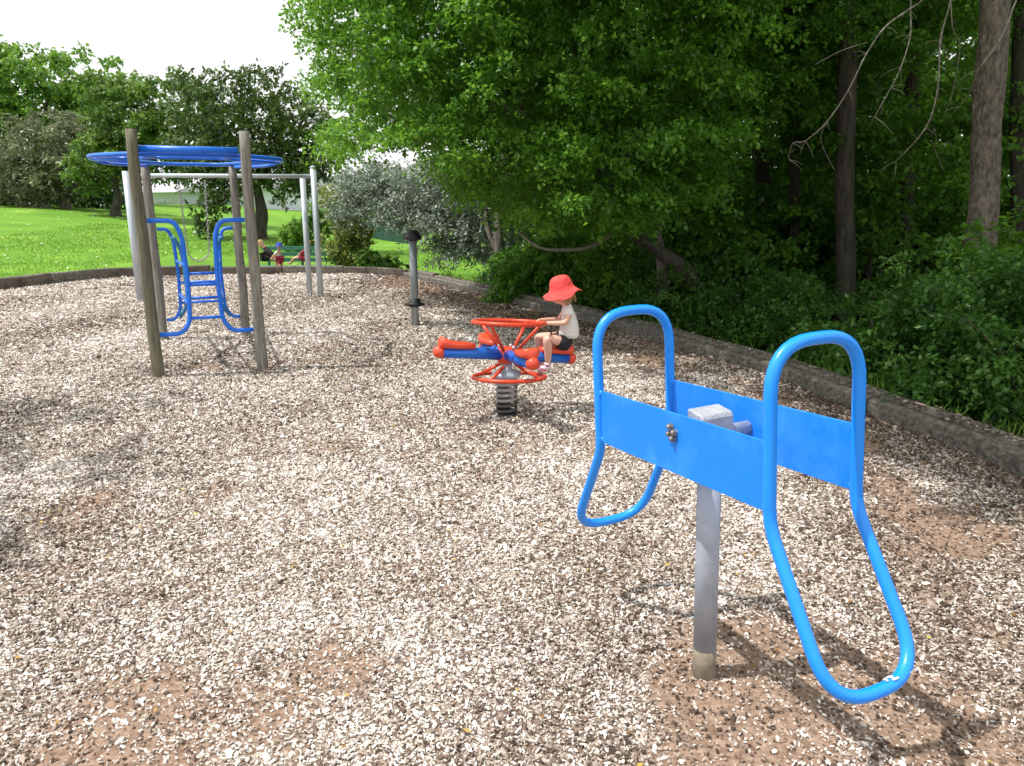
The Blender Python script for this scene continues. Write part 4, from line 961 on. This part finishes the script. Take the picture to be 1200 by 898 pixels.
wood_tree('slim woodland tree left of the straight dark trunk', [(col(930, 360, 11), .11), (at(930, 280, 11), .09), (at(932, 180, 11), .09), (at(934, 80, 11), .08), (at(940, -80, 11), .06)], M['barkd'], 5.4, 170, 13)
wood_tree('short forked woodland tree right of the leaning maple trunk', [(col(897, 360, 12), .16), (at(895, 290, 12), .14), (at(893, 205, 12), .14), (at(885, 150, 12), .10), (at(880, 20, 12), .07)], M['barkd'], 5.6, 170, 14)
wood_tree('dark woodland tree midway between the straight trunk and the thick brown one', [(col(1058, 350, 10.4), .15), (at(1060, 280, 10.4), .13), (at(1066, 160, 10.4), .12), (at(1070, 40, 10.4), .12), (at(1072, -140, 10.4), .09)], M['barkd'], 5.8, 200, 15)
wood_tree('dark woodland tree just behind the thick brown trunk at the right edge', [(col(1195, 340, 9.8), .16), (at(1195, 260, 9.8), .14), (at(1196, 120, 9.8), .14), (at(1205, -140, 9.8), .1)], M['barkd'], 5.6, 200, 16)
wood_tree('thin woodland tree half hidden beneath the maple boughs', [(col(845, 330, 14), .13), (at(846, 270, 14), .11), (at(850, 170, 14), .10), (at(852, 20, 14), .08)], M['barkd'], 5.0, 170, 17)
wood_tree('faint thin woodland tree deep in shade behind the slim trunk', [(col(1025, 320, 15), .14), (at(1026, 260, 15), .12), (at(1028, 120, 15), .10), (at(1030, -20, 15), .08)], M['barkd'], 5.5, 170, 18)
# drooping dead twigs that belong to the thick brown tree
yb = 6.2
for k, (tw, r0) in enumerate(((([1105, -30], [1081, 0], [1066, 11], [1038, 31], [1016, 62], [994, 106], [969, 143], [944, 165], [929, 168], [924, 187]), .011),
               (([1070, -30], [1067, 9], [1067, 41], [1056, 78], [1044, 103], [1025, 137]), .009), (([1118, -40], [1114, 0], [1102, 47], [1099, 103], [1085, 150], [1050, 189]), .012),
               (([1200, -20], [1191, 0], [1172, 47], [1147, 81], [1138, 105], [1125, 125]), .011), (([1114, -20], [1116, 31], [1125, 56], [1116, 109], [1106, 137]), .006),
               (([1094, 150], [1098, 165], [1094, 172], [1106, 200]), .004), (([969, 143], [962, 165], [978, 200]), .005), (([1016, 50], [985, 60], [955, 76]), .005))):
    pts = [(at(u, v, yb + .25 * math.sin(i * .8 + k) + .1 * k), max(.003, r0 * .75 * (1 - .7 * i / len(tw)))) for i, (u, v) in enumerate(tw)]
    trunk('dead_branch', pts, M['twig'], T1, 6, .12, k, 4)
    if k in (0, 2, 3, 1):
        rr = random.Random(k)
        mb = MB()
        for i in range(2, len(pts)):
            for _ in range(2):
                p = pts[i][0]; d = Vector((rr.uniform(-.13, .13), rr.uniform(-.1, .1), rr.uniform(-.13, .02)))
                mb.tube([p, p + d * .6 + Vector((0, 0, .01)), p + d], [.003, .002, .001], 4)
        mb.build('dead_twig', M['twig'], T1)['kind'] = 'stuff'
# lower foliage of the woodland edge: shrubs in a row behind the edging
rr = random.Random(21)
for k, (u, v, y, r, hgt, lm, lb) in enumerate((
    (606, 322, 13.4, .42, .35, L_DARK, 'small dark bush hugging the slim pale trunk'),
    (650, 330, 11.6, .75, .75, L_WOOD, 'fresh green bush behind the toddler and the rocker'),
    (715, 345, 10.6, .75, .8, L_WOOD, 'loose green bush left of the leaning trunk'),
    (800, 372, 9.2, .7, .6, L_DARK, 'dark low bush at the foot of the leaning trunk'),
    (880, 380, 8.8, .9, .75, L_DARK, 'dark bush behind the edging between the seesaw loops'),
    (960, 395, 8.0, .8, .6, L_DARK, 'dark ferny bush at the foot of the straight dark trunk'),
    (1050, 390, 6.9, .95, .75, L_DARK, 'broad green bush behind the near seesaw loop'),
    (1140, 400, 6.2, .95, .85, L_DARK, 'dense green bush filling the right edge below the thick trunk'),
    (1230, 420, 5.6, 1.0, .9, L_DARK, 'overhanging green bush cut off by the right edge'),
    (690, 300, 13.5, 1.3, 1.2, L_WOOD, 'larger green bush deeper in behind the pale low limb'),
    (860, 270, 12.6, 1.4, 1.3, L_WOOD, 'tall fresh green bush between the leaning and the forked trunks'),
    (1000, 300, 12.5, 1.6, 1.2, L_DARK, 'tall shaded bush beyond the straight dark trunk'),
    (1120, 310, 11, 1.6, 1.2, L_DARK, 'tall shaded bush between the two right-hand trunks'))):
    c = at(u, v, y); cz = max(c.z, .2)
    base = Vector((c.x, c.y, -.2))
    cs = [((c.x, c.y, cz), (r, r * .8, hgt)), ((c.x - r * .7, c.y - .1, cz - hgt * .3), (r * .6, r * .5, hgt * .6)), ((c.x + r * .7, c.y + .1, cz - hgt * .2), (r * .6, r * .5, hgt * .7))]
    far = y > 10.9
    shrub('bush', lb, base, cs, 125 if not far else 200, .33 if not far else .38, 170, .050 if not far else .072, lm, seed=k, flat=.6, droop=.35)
for k, (u, v, y, r, hgt, lb) in enumerate((
    (815, 250, 11.2, .9, .9, 'sunlit fresh green sapling just right of the leaning trunk'),
    (862, 310, 10.2, .7, .6, 'sunlit green sapling crown below the forked tree'),
    (925, 330, 10.0, .6, .8, 'leggy green sapling in front of the slim trunk'),
    (1030, 270, 9.8, .6, 1.0, 'thin green sapling right of the straight dark trunk'),
    (1105, 250, 9.0, .7, 1.1, 'leggy green sapling left of the thick brown trunk'),
    (1185, 330, 6.8, .5, .7, 'leafy green sapling right of the thick brown trunk'))):
    c = at(u, v, y)
    shrub('sapling', lb, Vector((c.x, c.y, -.2)), [((c.x, c.y, c.z), (r, r * .8, hgt)), ((c.x + .2, c.y, c.z - hgt * .8), (r * .7, r * .5, hgt * .6)), ((c.x - .2, c.y, c.z + hgt * .8), (r * .8, r * .5, hgt * .5))], 85, .34, 110, .075, L_WOOD, 'sapling', seed=k + 40, flat=.45, droop=.35)
# fallen pale branches low in the woodland
# deep woodland mass
n = 1900; C = np.stack([rng.uniform(-1, 26, n), rng.uniform(16, 25, n), rng.uniform(-.3, 9.5, n)], 1)
C = C[(C[:, 0] > (C[:, 1] - 17) * -.1 + .2)]
tag(crown('woodland', C, 1.0, 75, .24, L_WOOD, None, flat=.6), 'dense shaded woodland mass far behind the individual trunks', 'woodland', kind='stuff')
n = 500; C = np.stack([rng.uniform(1.5, 16, n), rng.uniform(10, 17, n), rng.uniform(-.3, 1.6, n)], 1)
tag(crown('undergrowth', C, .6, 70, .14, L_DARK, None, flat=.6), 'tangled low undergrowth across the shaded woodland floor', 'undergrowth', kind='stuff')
n = 170; C = np.stack([rng.uniform(7, 14, n), rng.uniform(2.5, 9, n), rng.uniform(-.2, 6, n)], 1)
tag(crown('undergrowth', C, .8, 90, .16, L_WOOD, None, flat=.6), 'leafy growth at the woodland edge past the right of the view', 'undergrowth', kind='stuff')

# shade tree just left of the viewer: dapples the chips at left
def left_tree():
    base = Vector((-7.2, 3.2, 0)); t = thing('shade_tree', 'overhanging tree left of the view that dapples the chips', 'tree', base)
    trunk('trunk', [(base - z3 * .2, .24), (base + z3 * 2, .18), (base + Vector((.3, .2, 4)), .12)], M['bark'], t, 12, .04, 3)
    limbs(t, base + Vector((.3, .2, 4)), [base + Vector((1.5, 1, 5)), base + Vector((1.6, -.5, 5.4)), base + Vector((-.5, 1, 6))], .07, M['bark'], 3)
    crown('crown', blob([((-6.2, 4.2, 5.4), (1.5, 1.9, .9)), ((-5.8, 2.9, 5.6), (1.2, 1.2, .7))], 52, .1), .42, 60, .11, L_MAPLE, t)
left_tree()

# grass tufts along the edging and white clover heads on the slope
n = 45000
x = np.concatenate([rng.uniform(-16, -7.6, n // 2), rng.uniform(-8, .6, n // 2)]); y = rng.uniform(12, 30, n)
k = ~inside(x, y, EP * 1.0) & (y > 12) & ((x < -8.6) | (y > 13.2 - x * .9)) ; k &= ~((x > -.6))
x, y = x[k], y[k]; n = len(x); P = np.stack([x, y, terr(x, y) - .01], 1)
D = rng.normal(0, .35, (n, 3)); D[:, 2] = 1; N_ = rng.normal(0, 1, (n, 3)); N_[:, 2] = .1
L_GRASS = leafmat('grass_blades', [(.08, .19, .02), (.15, .31, .035), (.26, .43, .06)], .3, (.25, .42, .04), .5, .3)
tag(quads('grass_blades', P, D, N_, rng.uniform(.03, .075, n), .006 + .0004 * (y - 12), rng.random(n), L_GRASS), 'short mown grass blades just beyond the timber edging', 'grass', kind='stuff')
n = 2600; y = 3.2 + 11.5 * rng.random(n) ** 1.2; x = edge_x(y) + .16 + np.abs(rng.normal(0, .12, n)); k = (nz(x * 2, y, 3, 5) > .05) & (rng.random(n) < np.clip((y - 3) / 9, .22, 1)); x, y = x[k], y[k]; n = len(x)
P = np.stack([x, y, terr(x, y) + .1], 1); P[:, 2] = np.maximum(P[:, 2], .02); D = rng.normal(0, .5, (n, 3)); D[:, 0] -= .3; D[:, 2] = 1; N_ = rng.normal(0, 1, (n, 3)); N_[:, 2] = .1
tag(quads('weeds', P, D, N_, rng.uniform(.10, .24, n), .007, rng.random(n), L_GRASS), 'thin grassy weeds growing along the outer side of the timber edging', 'weeds', kind='stuff')
n = 500; x = rng.uniform(-30, -4, n); y = rng.uniform(15, 36, n); k = ~inside(x, y); x, y = x[k], y[k]; n = len(x)
L_DAISY = leafmat('daisy_petals', [(.6, .6, .5), (.7, .7, .55), (.8, .8, .7)], .2, (.6, .6, .4))
P = np.stack([x, y, terr(x, y) + .05], 1); D = rng.normal(0, 1, (n, 3)); D[:, 2] = 0.1; N_ = np.tile([0, -.3, 1.], (n, 1))
tag(quads('daisies', P, D, N_, .06, .03, rng.random(n), L_DAISY), 'scattered tiny white daisies across the mown slope', 'flowers', kind='stuff')
